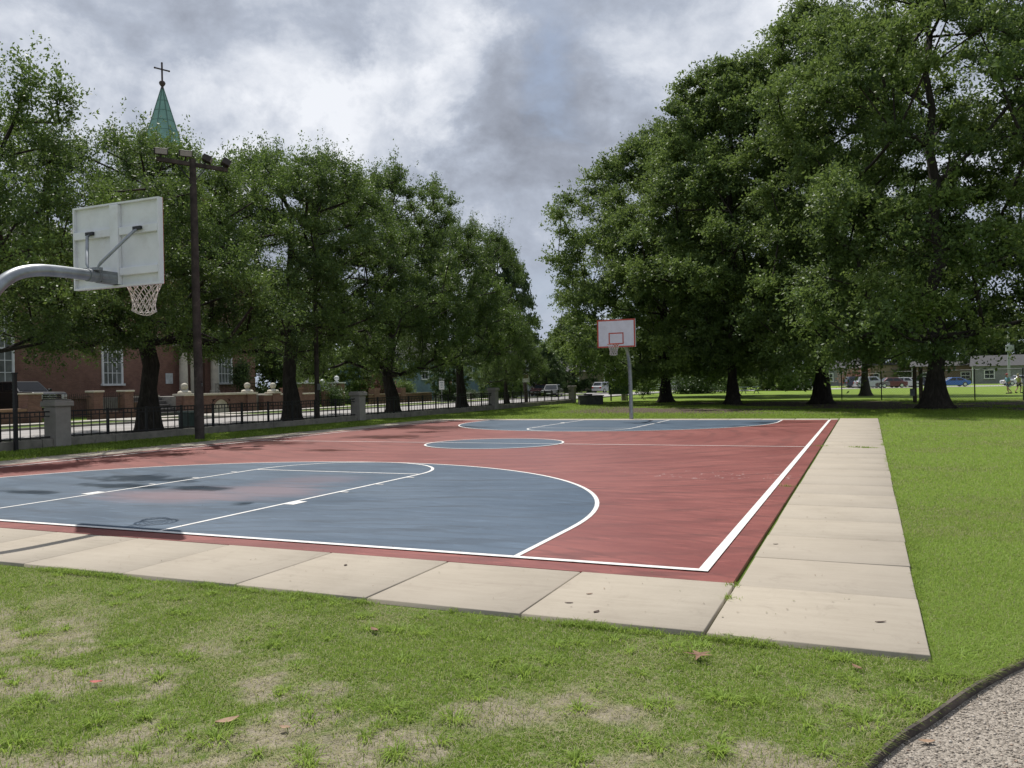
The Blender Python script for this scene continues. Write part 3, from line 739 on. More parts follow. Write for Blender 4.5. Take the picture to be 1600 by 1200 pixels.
plant_tree('oak_tree', OAKD, (-12.65, 54.7), 'broad oak standing just behind the far hoop, its crown edging the gap of sky', 0.0, group=GO)
OAKE = tree_parts(105, 21.0, 8.6, 4.4, 260, 32, 24, .195, .42, P_OAK, LEAF_OAK, rho=.135, flat=.6, up=.25, lobes=.28)
plant_tree('oak_tree', OAKE, (14.6, 42.5), 'oak at the right edge of the picture whose trunk stands out of frame', 0.0, group=GO)
plant_tree('oak_tree', OAKD, (-10.7, 75.5), 'oak standing behind the slimmest trunk of the row', 2.2, (1.0, 1.0, 1.0), GO)
plant_tree('oak_tree', OAKE, (1.2, 70.0), 'oak behind the row, seen between the two big right hand trunks', 1.0, (.74, .74, 1.0), GO)
plant_tree('oak_tree', OAKE, (-17.5, 76.0), 'smaller oak farther back behind the green notice board', 4.0, (.72, .72, .74), GO)

GL = 'street oaks behind the park fence'
L0 = tree_parts(201, 11.4, 6.4, 3.5, 290, 32, 25, .100, .36, P_LIVE, LEAF_LIVE, rho=.125, top_sprig=1.0, up=.45, lobes=.27, flare=1.5)
plant_tree('street_oak', L0, (-23.6, 6.9), 'street oak at the left picture edge with its trunk out of frame', 0.6, group=GL)
L1 = tree_parts(202, 10.7, 5.8, 3.5, 270, 32, 25, .100, .37, P_LIVE, LEAF_LIVE, rho=.135, top_sprig=1.0, up=.45, lobes=.27, flare=1.45)
plant_tree('street_oak', L1, (-23.64, 16.22), 'street oak with a forked black trunk left of the wooden light pole', 0.0, group=GL)
L2 = tree_parts(203, 12.5, 6.4, 4.0, 290, 32, 25, .110, .38, P_LIVE, LEAF_LIVE, rho=.125, top_sprig=1.0, up=.5, lobes=.27, flare=1.45)
plant_tree('street_oak', L2, (-24.0, 25.1), 'brighter green street oak with a stout leaning trunk right of the light pole', 0.0, group=GL)
L3 = tree_parts(204, 14.0, 6.2, 2.6, 290, 31, 24, .122, .36, P_LIVE, LEAF_LIVE, rho=.13, top_sprig=1.3, up=.6, lobes=.27, flare=1.4)
plant_tree('street_oak', L3, (-24.66, 35.24), 'tall greyish street oak behind the middle fence pillar', 0.0, group=GL)
plant_tree('street_oak', L1, (-24.5, 44.0), 'street oak behind the last long railing, left of the sky gap', 2.1, (.86, .86, 1.16), GL)
plant_tree('street_oak', L0, (-26.3, 56.0), 'low light green street oak by the end of the fence', 3.3, (.50, .50, .60), GL)
B1 = tree_parts(301, 12.0, 5.0, .6, 170, 20, 12, .30, .28, P_TALL, LEAF_DARK, rho=.17)
B2 = tree_parts(302, 10.0, 5.4, .5, 170, 20, 12, .32, .26, P_LIVE, LEAF_OAK, rho=.17)
x, y = gp(772, 616)
GB = 'trees across the street'
plant_tree('dark_tree', B1, (-43.5, 93.0), 'tall dark tree across the street, rising over the street oaks at the sky gap', 0.0, (1.1, 1.1, 1.75), GB)
plant_tree('dark_tree', B1, (-50.0, 55.0), 'dark evergreen tree against the right corner of the brick church', 1.0, (.75, .75, .85), GB)
plant_tree('small_tree', B2, (-44.0, 60.5), 'small leafy tree between the white gate and the blue house', 2.0, (.55, .55, .55), GB)
for i, (x, y, s_, r, lb) in enumerate(((-57, 66, 1.1, 0, 'leafy tree behind the white garden gate'), (-60, 82, 1.2, 1, 'leafy tree behind the blue house, nearer end'), (-62, 98, 1.3, 2, 'leafy tree behind the blue house, farther end'),
                                       (-47, 108, 1.0, 3, 'leafy tree beside the white porch'), (-43, 122, 1.1, 4, 'leafy tree behind the dark parked sedan'), (-30, 138, 1.1, 5, 'leafy tree behind the car with red tail lights'),
                                       (-37.0, 66.0, .42, 2, 'slim roadside tree in front of the blue house'), (-37.0, 79.0, .45, 5, 'roadside tree right of the blue house windows'), (-36.5, 92.0, .5, 1, 'roadside tree before the white porch'))):
    plant_tree('small_tree', B2 if i % 2 else B1, (x, y), lb, r, (s_, s_, s_), GB)
GF = 'trees along the far road'
for i, (px, dist, s_) in enumerate(((870, 175, 1.0), (905, 160, 1.1), (950, 178, 1.2), (1000, 170, 1.2), (1050, 150, 1.2), (1095, 165, 1.1), (1150, 190, 1.2), (1208, 122, .60), (1238, 118, .62), (1290, 215, 1.3), (1345, 220, 1.2), (1400, 205, 1.3), (1450, 210, 1.4), (1500, 200, 1.3), (1545, 190, 1.3), (1590, 205, 1.4), (1640, 190, 1.3))):
    d = ray(px, 600); d = d / math.hypot(d[0], d[1]); p = EYE + d * dist
    plant_tree('far_tree', B2 if i in (7, 8) else (B1, B2)[i % 2], (p[0], p[1]), 'distant roadside tree in the hazy line of trees across the far field' if i not in (7, 8) else 'low drooping dark tree at the field edge left of the tall oak trunk', i * 1.3, (s_, s_, s_), GF if i not in (7, 8) else 'low drooping trees at the field edge')

# ------------------------------------------------------------------ shared object materials
GALV = M_('galvanised_steel', (.33, .35, .37), .42, .75, var=.15, scale=6, spec=.5, dirt=((.20, .20, .20), .4))
GALVD = M_('dull_steel_tube', (.23, .245, .26), .5, .35, var=.18, scale=7, dirt=((.14, .14, .14), .4))
WHITEP = M_('white_board_paint', (.76, .765, .80), .5, var=.05, scale=4, dirt=((.50, .46, .42), .30))
REDP = M_('red_board_paint', (.52, .085, .05), .5, var=.1)
NETM = M_('net_cord', (.66, .60, .56), .9, var=.12)
RIMM = M_('rim_orange', (.50, .09, .04), .45, var=.1)
BLACKI = M_('black_iron', (.014, .014, .015), .5, .1, var=.2)
CONCW = M_('weathered_concrete', (.24, .22, .185), .9, var=.22, scale=2.5, bump=.4, bscale=25, dirt=((.09, .085, .072), .65))
STUCCO = M_('grey_stucco', (.31, .285, .255), .85, var=.12, scale=2.0, bump=.2, bscale=60, dirt=((.16, .145, .12), .5))
CREAM = M_('cream_stone', (.56, .52, .43), .75, var=.12, scale=2, dirt=((.34, .31, .25), .35))
WHITET = M_('white_trim', (.72, .73, .74), .6, var=.06)
GLASS = M_('dark_window_glass', (.03, .036, .042), .10, var=.3, scale=1.5, spec=.4)
PANEC = M_('church_window_glass', (.17, .18, .18), .25, var=.35, scale=.9, spec=.5)
WOODP = M_('creosoted_pole', (.060, .048, .042), .9, var=.35, scale=4, bump=.5, bscale=18, dirt=((.15, .12, .10), .55))
DARKM = M_('dark_metal', (.03, .03, .032), .5, .4)
RUBBER = M_('tyre_rubber', (.012, .012, .013), .85)
CHROME = M_('chrome', (.62, .63, .65), .18, .95, var=.05)
def brick(name, c1, c2, mortar, sc=4.2):
    m, g = newmat(name); pos = g.node('ShaderNodeNewGeometry').outputs['Position']; nr = g.node('ShaderNodeNewGeometry').outputs['Normal']
    s3 = g.node('ShaderNodeSeparateXYZ', inp={0: pos})
    cb = g.node('ShaderNodeCombineXYZ', inp={0: g.math('ADD', s3.outputs[0], s3.outputs[1]), 1: s3.outputs[2], 2: 0.0})
    b = g.node('ShaderNodeTexBrick', inp={0: cb.outputs[0], 1: c1, 2: c2, 3: mortar}); b.inputs['Scale'].default_value = sc; b.inputs['Mortar Size'].default_value = .018; b.inputs['Brick Width'].default_value = .9; b.inputs['Row Height'].default_value = .30
    n = g.noise(pos, .8, 6, .65); n2 = g.noise(pos, 9, 4, .7)
    c = g.mix(g.step(n, .4, .7), b.outputs[0], tuple(x * .62 for x in c2), 'MIX'); c = g.mix(.5, b.outputs[0], c)
    c = g.mix(g.math('MULTIPLY', g.step(n2, .5, .75), .35), c, tuple(min(1, x * 1.5) for x in c1))
    g.put(g.bs.inputs['Base Color'], c); g.put(g.bs.inputs['Roughness'], .9)
    return m
BRICK = brick('church_brick', (.235, .118, .085), (.165, .080, .060), (.25, .20, .17))
BRICKW = brick('wall_brick', (.215, .115, .088), (.15, .08, .062), (.20, .165, .145))

# ------------------------------------------------------------------ basketball hoops (local: pole base at origin, court towards +y)
def make_hoop():
    t = thing('basketball_hoop', (XC, -.62, 0), 'near basketball hoop seen from behind at the left, on a curved steel arm', 'basketball hoop', 'the two basketball hoops')
    path_ = [(0, -.26, -.1), (0, -.24, 1.0), (0, -.20, 1.8), (0, -.13, 2.25), (0, -.02, 2.56), (0, .14, 2.79), (0, .34, 2.94), (0, .58, 3.015), (0, .85, 3.04), (0, 1.3, 3.045), (0, 1.70, 3.045)]
    # smooth the bend
    P = [Vector(p) for p in path_]; pts = []
    for i in range(len(P) - 1):
        p0, p1, p2, p3 = P[max(i - 1, 0)], P[i], P[i + 1], P[min(i + 2, len(P) - 1)]
        for k in range(4):
            u = k / 4; pts.append(.5 * ((2 * p1) + (p2 - p0) * u + (2 * p0 - 5 * p1 + 4 * p2 - p3) * u * u + (3 * p1 - p0 - 3 * p2 + p3) * u ** 3))
    pts.append(P[-1])
    n = len(pts); MB().tube(pts, [.085 - .017 * i / n for i in range(n)], 16).build('pole', GALV, t, smooth='auto')
    YB = 1.77; w2, zb, zt = .775, 2.935, 4.045
    bb = MB().box(-w2, w2, YB, YB + .03, zb, zt)
    bd = bb.build('backboard', WHITEP, t, bevel=.006)
    # rear edge return and stiffening ribs
    rb = MB()
    for x0, x1, z0, z1, dpt in ((-w2, -w2 + .022, zb, zt, .045), (w2 - .022, w2, zb, zt, .045), (-w2 + .022, w2 - .022, zt - .022, zt, .045), (-w2 + .022, w2 - .022, zb, zb + .022, .045)):
        rb.box(x0, x1, YB - dpt, YB - .0005, z0, z1)
    rb.build('edge_return', WHITEP, bd)
    MB().box(-.075, .075, YB - .06, YB - .001, zb + .03, zt - .03).build('vertical_rib', WHITEP, bd, bevel=.006)
    for z in (3.13, 3.66):
        for s_ in (-1, 1): MB().box(min(s_ * .078, s_ * (w2 - .026)), max(s_ * .078, s_ * (w2 - .026)), YB - .05, YB - .001, z - .05, z + .05).build('horizontal_rib', WHITEP, bd, bevel=.006)
    yf = YB + .031
    bo = MB(); e = .055
    for x0, x1, z0, z1 in ((-w2, w2, zt - e, zt), (-w2, w2, zb, zb + e), (-w2, -w2 + e, zb + e, zt - e), (w2 - e, w2, zb + e, zt - e)): bo.box(x0, x1, yf, yf + .003, z0, z1)
    bo.build('red_border', REDP, bd)
    sq = MB(); a, z0, z1, e = .305, 3.06, 3.52, .045
    for x0, x1, q0, q1 in ((-a, a, z1 - e, z1), (-a, a, z0, z0 + e), (-a, -a + e, z0 + e, z1 - e), (a - e, a, z0 + e, z1 - e)): sq.box(x0, x1, yf, yf + .003, q0, q1)
    sq.build('target_square', REDP, bd)
    yc = YB + .03 + .15 + .235; zr = 3.05
    rim = MB().tube([(.235 * math.cos(2 * math.pi * k / 32), yc + .235 * math.sin(2 * math.pi * k / 32), zr) for k in range(33)], .010, 8, cap=False)
    rim.box(-.09, .09, YB + .035, YB + .045, zr - .11, zr + .03); rim.bar((-.07, YB + .04, zr - .01), (-.10, yc - .20, zr - .005), .016); rim.bar((.07, YB + .04, zr - .01), (.10, yc - .20, zr - .005), .016); rim.bar((0, YB + .04, zr - .09), (0, yc - .23, zr - .012), .014)
    rim.build('rim', RIMM, t, smooth='auto')
    nb = MB(); nv = 12; rows = [(.232, -.005), (.205, -.075), (.178, -.15), (.155, -.225), (.142, -.30), (.148, -.375), (.155, -.42)]
    jit = random.Random(2)
    pt = {}
    for i, (r, z) in enumerate(rows):
        for k in range(nv):
            a = 2 * math.pi * (k + .5 * (i % 2)) / nv + .35 * i / 7; r_ = r * (1 + jit.uniform(-.03, .03)); pt[i, k] = (r_ * math.cos(a), yc + r_ * math.sin(a), zr + z + jit.uniform(-.008, .008) + (.02 * math.sin(a * 2) if i > 4 else 0))
    for i in range(len(rows) - 1):
        for k in range(nv):
            j1, j2 = (k, (k - 1) % nv) if i % 2 == 0 else (k, (k + 1) % nv)
            nb.tube([pt[i, k], pt[i + 1, j1]], .0058, 5); nb.tube([pt[i, k], pt[i + 1, j2]], .0058, 5)
    for k in range(nv): nb.tube([pt[len(rows) - 1, k], pt[len(rows) - 1, (k + 1) % nv]], .005, 4)
    nb.build('net', NETM, t, smooth=True)
    cl = MB(); cl.tube([(0, 1.30, 3.045), (0, 1.38, 3.045)], .083, 16); cl.tube([(0, 1.38, 3.045), (0, 1.43, 3.045)], .078, 16); cl.tube([(0, 1.43, 3.045), (0, 1.47, 3.045)], .083, 16); cl.box(-.13, .13, 1.345, 1.425, 3.105, 3.145); cl.box(-.06, .06, 1.47, 1.765, 2.965, 3.12)
    cl.build('clamp', GALVD, t, bevel=.003)
    for s_ in (-1, 1):
        b = MB(); b.tube([(s_ * .085, 1.385, 3.15), (s_ * .12, 1.40, 3.20), (s_ * .42, 1.655, 3.62), (s_ * .43, 1.70, 3.65)], [.012, .021, .021, .012], 10)
        b.build('brace', GALV, t, smooth='auto'); 
        MB().box(s_ * .43 - .07, s_ * .43 + .07, 1.685, 1.718, 3.645, 3.69).build('brace_bracket', DARKM, t, bevel=.003)
    return t
hoop = make_hoop()
h2 = copy_tree(hoop); h2.location = (XC, 26.5, 0); h2.rotation_euler = (0, 0, math.pi)
h2['label'] = 'distant basketball hoop facing the viewer with a red bordered white backboard'

# ------------------------------------------------------------------ wooden floodlight pole
t = thing('light_pole', (-18.3, 13.33, ZG), 'tall brown wooden pole carrying four floodlights, between the court and the fence', 'light pole')
MB().tube([(0, 0, -.2), (.01, -.02, 2.0), (.0, -.05, 4.5), (.02, -.08, 7.0), (.03, -.12, 8.95)], [.148, .137, .124, .112, .098], 14).build('pole', WOODP, t, smooth='auto')
ca, cb_ = Vector((-.52, -1.05, 8.80)), Vector((.56, .86, 8.76))
MB().bar(ca, cb_, .09, .13).build('crossarm', WOODP, t, bevel=.01)
MB().bar((.0, -.1, 8.2), ca.lerp(cb_, .28) - Vector((0, 0, .06)), .03).build('crossarm_brace', DARKM, t); MB().bar((.04, -.1, 8.2), ca.lerp(cb_, .68) - Vector((0, 0, .06)), .03).build('crossarm_brace', DARKM, t)
FLH = M_('floodlight_housing', (.05, .042, .04), .6, .2); FLG = M_('floodlight_lens', (.36, .33, .32), .25, var=.1)
for f, az, tl, zz_ in ((.06, R_(52), .22, .24), (.40, R_(50), .25, .30), (.70, R_(128), .40, .24), (.97, R_(140), .45, .22)):
    p = ca.lerp(cb_, f); fl = MB().box(-.20, .20, -.14, .12, -.09, .11).build('floodlight', FLH, t, bevel=.02)
    fl.location = p + Vector((0, 0, zz_)); fl.rotation_euler = (tl, 0, az)
    ln = MB().box(-.17, .17, -.152, -.139, -.065, .085).build('lens', FLG, fl)
    MB().bar(Vector((0, 0, -.08)), Vector((0, 0, -zz_ + .02)), .05).build('mounting_arm', DARKM, fl)
MB().box(-.03, .03, .12, .125, 0, .1).build('tag_plate', GALV, t, loc=(.14, -.15, 1.72))

# ------------------------------------------------------------------ park wall, pillars and iron railings along x = -20.6
XF = -20.6
wl = MB()
for i in range(26):
    y0 = -8 + 2.5 * i; y1 = min(y0 + 2.49, 56.2)
    if y0 < 56.2: wl.box(XF - .15, XF + .15, y0, y1, ZG - .1, .235 + .01 * math.sin(i * 2.1))
o = wl.build('fence_wall', CONCW, bevel=.02); tag(o, 'low weathered concrete wall carrying the iron railings along the street', 'wall', kind='thing')
PY = (10.1, 25.66, 40.85, 56.2)
for i, (yp, lb) in enumerate(zip(PY, ('square grey stucco pillar nearest the viewer in the park fence', 'grey stucco fence pillar under the tall greyish street oak', 'grey stucco fence pillar left of the sky gap', 'grey stucco pillar ending the park fence, left of the dark planter block'))):
    t = thing('fence_pillar', (XF, yp, ZG), lb, 'pillar', 'stucco pillars of the park fence')
    MB().box(-.25, .25, -.25, .25, -.1, 1.20).build('shaft', STUCCO, t, bevel=.012)
    MB().box(-.32, .32, -.32, .32, 1.20, 1.36).build('cap', STUCCO, t, bevel=.03); MB().box(-.27, .27, -.27, .27, 1.36, 1.40).build('cap_top', STUCCO, t, bevel=.015)
ends = [(-5.2, PY[0] - .25), (PY[0] + .25, PY[1] - .25), (PY[1] + .25, PY[2] - .25), (PY[2] + .25, PY[3] - .25)]
def bar_mesh(name, hw, hd, z0, z1):
    o = MB().box(-hd, hd, -hw, hw, z0, z1).build(name, BLACKI); me = o.data; bpy.data.objects.remove(o); return me
PICK = bar_mesh('picket', .011, .011, .28, 1.04); POST = bar_mesh('post', .033, .033, .20, 1.10); STUB = bar_mesh('stub', .009, .009, .93, 1.03)
for (y0, y1), lb in zip(ends, ('black iron railing left of the nearest stucco pillar', 'black iron railing passing behind the wooden light pole', 'black iron railing between the second and third stucco pillars', 'black iron railing farthest down the street, before the end pillar')):
    t = thing('iron_railing', (XF - .02, y0, ZG), lb, 'railing', 'black iron railings on the park wall'); L = y1 - y0
    nb_ = round(L / 1.525); sp = L / nb_
    tr = MB().box(-.022, .022, 0, L, 1.035, 1.075)
    for i in range(nb_ * 5): tr.box(-.009, .009, (i + .5) * sp / 5 - .009, (i + .5) * sp / 5 + .009, .935, 1.04)
    tr.build('top_rail', BLACKI, t); MB().box(-.02, .02, 0, L, .91, .94).build('middle_rail', BLACKI, t); MB().box(-.022, .022, 0, L, .30, .34).build('bottom_rail', BLACKI, t)
    for i in range(nb_):
        if i:
            c = bpy.data.objects.new('post', POST); COL.objects.link(c); c.parent = t; c.location = (0, i * sp, 0)
        for k in range(1, 5):
            c = bpy.data.objects.new('picket', PICK); COL.objects.link(c); c.parent = t; c.location = (0, i * sp + k * sp / 5, 0)
t = thing('sign_post', (-20.25, 8.55, ZG), 'thick black steel post standing up through the left railing', 'post')
MB().box(-.045, .045, -.045, .045, -.1, 2.15).build('shaft', BLACKI, t, bevel=.006); MB().box(-.06, .06, -.06, .06, 2.15, 2.18).build('cap', BLACKI, t); MB().box(-.09, .09, -.09, .09, -.02, .03).build('base_plate', BLACKI, t)
t = thing('utility_cabinet', (-23.2, 17.9, ZG), 'small green utility box behind the wooden light pole', 'utility box')
UG = M_('utility_green', (.055, .085, .072), .5); MB().box(-.3, .3, -.35, .35, 0, .72).build('cabinet', UG, t, bevel=.02); MB().box(-.34, .34, -.39, .39, .72, .80).build('lid', M_('utility_lid', (.20, .24, .22), .5), t, bevel=.02)
t = thing('utility_pole', (-23.1, 25.9, ZG), 'slim dark wooden pole just left of the second fence pillar', 'pole')
MB().tube([(0, 0, -.2), (0, 0, 7.5)], [.125, .10], 10).build('shaft', WOODP, t, smooth='auto'); MB().box(.10, .125, -.12, .12, 1.5, 1.8).build('number_plate', GALVD, t)
t = thing('utility_pole', (-25.9, 59.3, ZG), 'wooden pole with a small white notice, left of the far fence end', 'pole')
MB().tube([(0, 0, -.2), (-.35, -.25, 8.2)], [.17, .11], 10).build('shaft', WOODP, t, smooth='auto')
MB().box(-.30, .30, -.012, .012, 1.75, 2.55, rz=.4).build('notice', WHITET, t, loc=(.1, -.24, 0))
MB().box(-.20, .20, -.003, .003, 2.1, 2.4, rz=.4).build('notice_print', M_('notice_ink', (.25, .12, .12), .7), t, loc=(.107, -.258, 0))

# ------------------------------------------------------------------ street, verge, far roads
ASPH = M_('street_concrete', (.34, .325, .315), .9, var=.16, scale=.5, bump=.2, bscale=20, dirt=((.20, .19, .18), .4))
VERGE = MAT_TURF
o = MB().box(-32.2, -24.3, -60, 108, -.2, -.02).build('street', ASPH); tag(o, 'pale concrete street running behind the park fence', 'street', kind='structure')
KERB = M_('kerb_concrete', (.30, .285, .26), .9, var=.2)
for x0, x1, lb in ((-24.3, -24.12, 'low kerb on the park side of the street'), (-32.38, -32.2, 'low kerb on the church side of the street')):
    mb = MB()
    for i in range(56): mb.box(x0, x1, -60 + 3 * i, -57.02 + 3 * i, -.2, .085)
    tag(mb.build('kerb', KERB, bevel=.015), lb, 'kerb', kind='structure')
o = MB().box(-37.9, -36.4, -60, 108, -.1, .055).build('sidewalk', M_('sidewalk_concrete', (.42, .39, .35), .9, var=.15, scale=1)); tag(o, 'pale sidewalk along the brick walls across the street', 'sidewalk', kind='structure')
mb = MB()
for y0, y1 in ((25.5, 27.6), (31.0, 33.2)): mb.box(-36.4, -32.4, y0, y1, -.1, .05)
tag(mb.build('driveway', bpy.data.materials['sidewalk_concrete']), 'pale concrete crossings over the grass verge by the church', 'driveway', kind='structure')
mb = MB(); mb.prism([(-120, 86.0), (-33, 107.0), (60, 139), (140, 166), (136, 178), (56, 151), (-37, 119), (-124, 98)], (-.15, -.018), 'z')
tag(mb.build('far_road', ASPH), 'far road beyond the field with parked cars', 'road', kind='structure')

# ------------------------------------------------------------------ brick church across the street (facade x = -47)
def window(parent, y0, y1, z0, z1, x, cols=4, rows=6, name='window', fm=None, pane=None):
    """window on a wall facing +x; frame > pane"""
    fm = fm or WHITET
    f = MB(); e = .14
    for a, b, c, d in ((y0 - e, y0, z0, z1), (y1, y1 + e, z0, z1), (y0 - e, y1 + e, z1, z1 + e)): f.box(x - .02, x + .09, a, b, c, d)
    f.box(x - .02, x + .20, y0 - e - .08, y1 + e + .08, z0 - .14, z0)
    zm = (z0 + z1) / 2
    f.box(x + .0, x + .055, y0, y1, zm - .05, zm + .05)
    for k in range(1, cols): f.box(x + .0, x + .04, y0 + (y1 - y0) * k / cols - .022, y0 + (y1 - y0) * k / cols + .022, z0, z1)
    for k in range(1, rows):
        z = z0 + (z1 - z0) * k / rows
        if abs(z - zm) > .08: f.box(x + .001, x + .042, y0, y1, z - .022, z + .022)
    o = f.build(name, fm, parent)
    MB().box(x - .05, x + .012, y0, y1, z0, z1).build('pane', pane or GLASS, o)
    return o
XW = -47.0
ch = thing('brick_church', (0, 0, 0), 'red brick church with tall white sash windows and a green spire, behind the street oaks', 'church')
MB().box(-74, XW, 14, 49.2, -.2, 10.5).build('wall', BRICK, ch)
MB().prism([(XW + .5, 10.4), (-74.5, 10.4), (-60.7, 15.5)], (13.5, 49.7), 'y').build('roof', M_('roof_slate', (.09, .09, .095), .8), ch)
for a in range(13):
    z = .25 + a * .78
    MB().box(XW - .6, XW + .07, 48.35 if a % 2 else 48.6, 49.27, z, z + .66).build('quoin', BRICK, ch, bevel=.03)
MB().box(XW, XW + .12, 14, 48.2, 1.15, 1.40).build('water_table', BRICK, ch); MB().box(XW - .3, XW + .35, 13.8, 49.5, 9.9, 10.38).build('cornice', CREAM, ch, bevel=.04)
window(ch, 44.95, 46.35, 2.15, 6.6, XW, pane=PANEC); window(ch, 34.0, 35.45, 2.15, 6.6, XW, pane=PANEC); window(ch, 25.6, 27.4, 2.15, 6.6, XW, pane=PANEC)
MB().box(XW - .1, XW + .06, 41.2, 43.4, 1.30, 4.9).build('door', M_('door_brown', (.075, .038, .028), .5), ch)
MB().box(XW, XW + .14, 41.85, 42.75, 1.30, 4.95).build('pilaster', CREAM, ch, bevel=.02)
for yc in (40.7, 43.95):
    MB().lathe([(.40, 1.30), (.40, 1.52), (.32, 1.56), (.31, 3.0), (.27, 4.75), (.34, 4.8), (.38, 4.95)], 18, (XW + .55, yc, 0)).build('column', CREAM, ch, smooth='auto')
MB().box(XW, XW + 1.05, 40.15, 44.5, 4.95, 5.75).build('entablature', CREAM, ch, bevel=.03)
MB().prism([(39.95, 5.75), (44.7, 5.75), (42.32, 6.9)], (XW, XW + 1.15), 'x').build('pediment', CREAM, ch)
MB().box(XW, XW + .07, 39.45, 40.12, 2.1, 2.9).build('notice_board', M_('notice_white', (.55, .58, .60), .4), ch, bevel=.02)
MB().box(XW, XW + .25, 44.35, 44.6, 4.0, 4.6).build('wall_lantern', DARKM, ch)
# tower, belfry, spire, cross
MB().box(-58.2, -51.8, 44.2, 50.6, 9.8, 18.5).build('tower', BRICK, ch); MB().box(-57.7, -52.3, 44.7, 50.1, 18.5, 21.9).build('belfry', M_('belfry_white', (.66, .66, .66), .6), ch); MB().box(-58.1, -51.9, 44.3, 50.5, 21.9, 22.3).build('belfry_cornice', WHITET, ch)
COP = M_('verdigris_copper', (.185, .345, .285), .6, var=.16, scale=1.2, dirt=((.15, .29, .24), .4))
sp = MB()
ring = lambda r, z: [(-55 + r * math.cos(math.pi / 8 + k * math.pi / 4), 47.4 + r * math.sin(math.pi / 8 + k * math.pi / 4), z) for k in range(8)]
vs = ring(1.95, 22.3) + ring(1.55, 23.4) + ring(.10, 28.15); fs = []
for i in range(2):
    for k in range(8): fs.append((i * 8 + k, i * 8 + (k + 1) % 8, (i + 1) * 8 + (k + 1) % 8, (i + 1) * 8 + k))
sp.add(vs, fs + [tuple(range(16, 24)), tuple(range(8))[::-1]]); spo = sp.build('spire', COP, ch)
sm = MB()
for k in range(8): sm.tube([vs[k], vs[8 + k], vs[16 + k]], .045, 5)
for z in (23.4, 24.3, 25.2, 26.1, 27.0):
    r = 1.55 + (.10 - 1.55) * (z - 23.4) / 4.75; q = ring(r + .01, z); sm.tube(q + [q[0]], .022, 4)
sm.build('seam', M_('copper_seam', (.085, .165, .135), .6), spo)
cr = MB().lathe([(.16, 28.1), (.10, 28.3), (.24, 28.5), (.28, 28.62), (.22, 28.75), (.09, 28.85), (.075, 28.9)], 12, (-55, 47.4, 0)); cr.bar((-55, 47.4, 28.85), (-55, 47.4, 30.35), .11, .11); cr.bar((-55.22, 46.86, 29.82), (-54.78, 47.94, 29.82), .10, .10)
for p in ((-55, 47.4, 30.38), (-55.23, 46.82, 29.82), (-54.77, 47.98, 29.82)): cr.ball(p, .09, 8)
cr.build('cross', M_('cross_iron', (.05, .03, .028), .6), ch)

# front terrace with steps
def ball_finial(parent, x, y, z, r=.22):
    MB().lathe([(.42, 0), (.42, .10), (.36, .16), (.16, .22), (.12, .27)], 16, (x, y, z)).build('finial_base', CREAM, parent, smooth='auto'); MB().ball((x, y, z + .27 + r * .92), r, 20).build('ball_finial', CREAM, parent, smooth=True)
tw = thing('terrace_wall', (0, 0, 0), 'brick terrace wall with two stone balls and a pale arched panel, in front of the church', 'wall')
pts = [(32.6, -.1), (39.45, -.1), (39.45, 1.22), (32.6, 1.22)]
MB().box(-39.0, -38.5, 32.6, 35.25, -.1, 1.22).build('wall', BRICKW, tw); MB().box(-39.0, -38.5, 36.9, 39.45, -.1, 1.22).build('wall', BRICKW, tw); MB().box(-39.0, -38.505, 35.25, 36.9, .95, 1.22).build('wall', BRICKW, tw)
ap = [(35.26 + .81 + .80 * math.cos(a), .15 + .78 * math.sin(a)) for a in [math.pi * k / 16 for k in range(17)]]
MB().prism([(36.89, -.1)] + ap + [(35.26, -.1)], (-38.9, -38.56), 'x').build('arched_panel', CREAM, tw)
ring_ = MB()
for k in range(16):
    a0, a1 = math.pi * k / 16 + .01, math.pi * (k + 1) / 16 - .01
    ring_.add([(-38.47, 36.07 + r * math.cos(a), .15 + r * math.sin(a) * .98) for r in (.80, .98) for a in (a0, a1)] + [(-38.56, 36.07 + r * math.cos(a), .15 + r * math.sin(a) * .98) for r in (.80, .98) for a in (a0, a1)], [(0, 1, 3, 2), (4, 6, 7, 5), (0, 4, 5, 1), (2, 3, 7, 6)])
ring_.build('arch_ring', BRICKW, tw)
MB().box(-39.08, -38.42, 33.6, 38.4, 1.22, 1.36).build('coping', CREAM, tw, bevel=.02)
for yb in (33.12, 38.92): MB().box(-39.2, -38.36, yb - .45, yb + .45, -.1, 1.22).build('pier', BRICKW, tw); MB().box(-39.3, -38.26, yb - .52, yb + .52, 1.22, 1.36).build('pier_cap', CREAM, tw, bevel=.02); ball_finial(tw, -38.78, yb, 1.36)
MB().box(-46.9, -39.0, 32.6, 45.5, -.1, 1.2).build('terrace_floor', M_('terrace_paving', (.30, .28, .25), .9), tw)
t = thing('stone_steps', (-38.6, 31.4, 0), 'dark stone steps climbing to the church door, left of the first stone ball', 'steps')
for k in range(5): MB().box(-.38 * k - .40, -.38 * k, -1.1, 1.1, -.1, .24 * (k + 1)).build('step', M_('step_stone', (.11, .105, .105), .85), t, bevel=.015)
for s_ in (-1,): MB().box(-1.6, .1, -1.38, -1.12, -.1, .9).build('cheek_wall', BRICKW, t); MB().ball((-.1, -1.25, 1.02), .11, 12).build('ball_finial', CREAM, t, smooth=True)
MB().box(-2.4, -1.7, -1.1, 1.15, 1.2, 1.32).build('landing', CREAM, t)
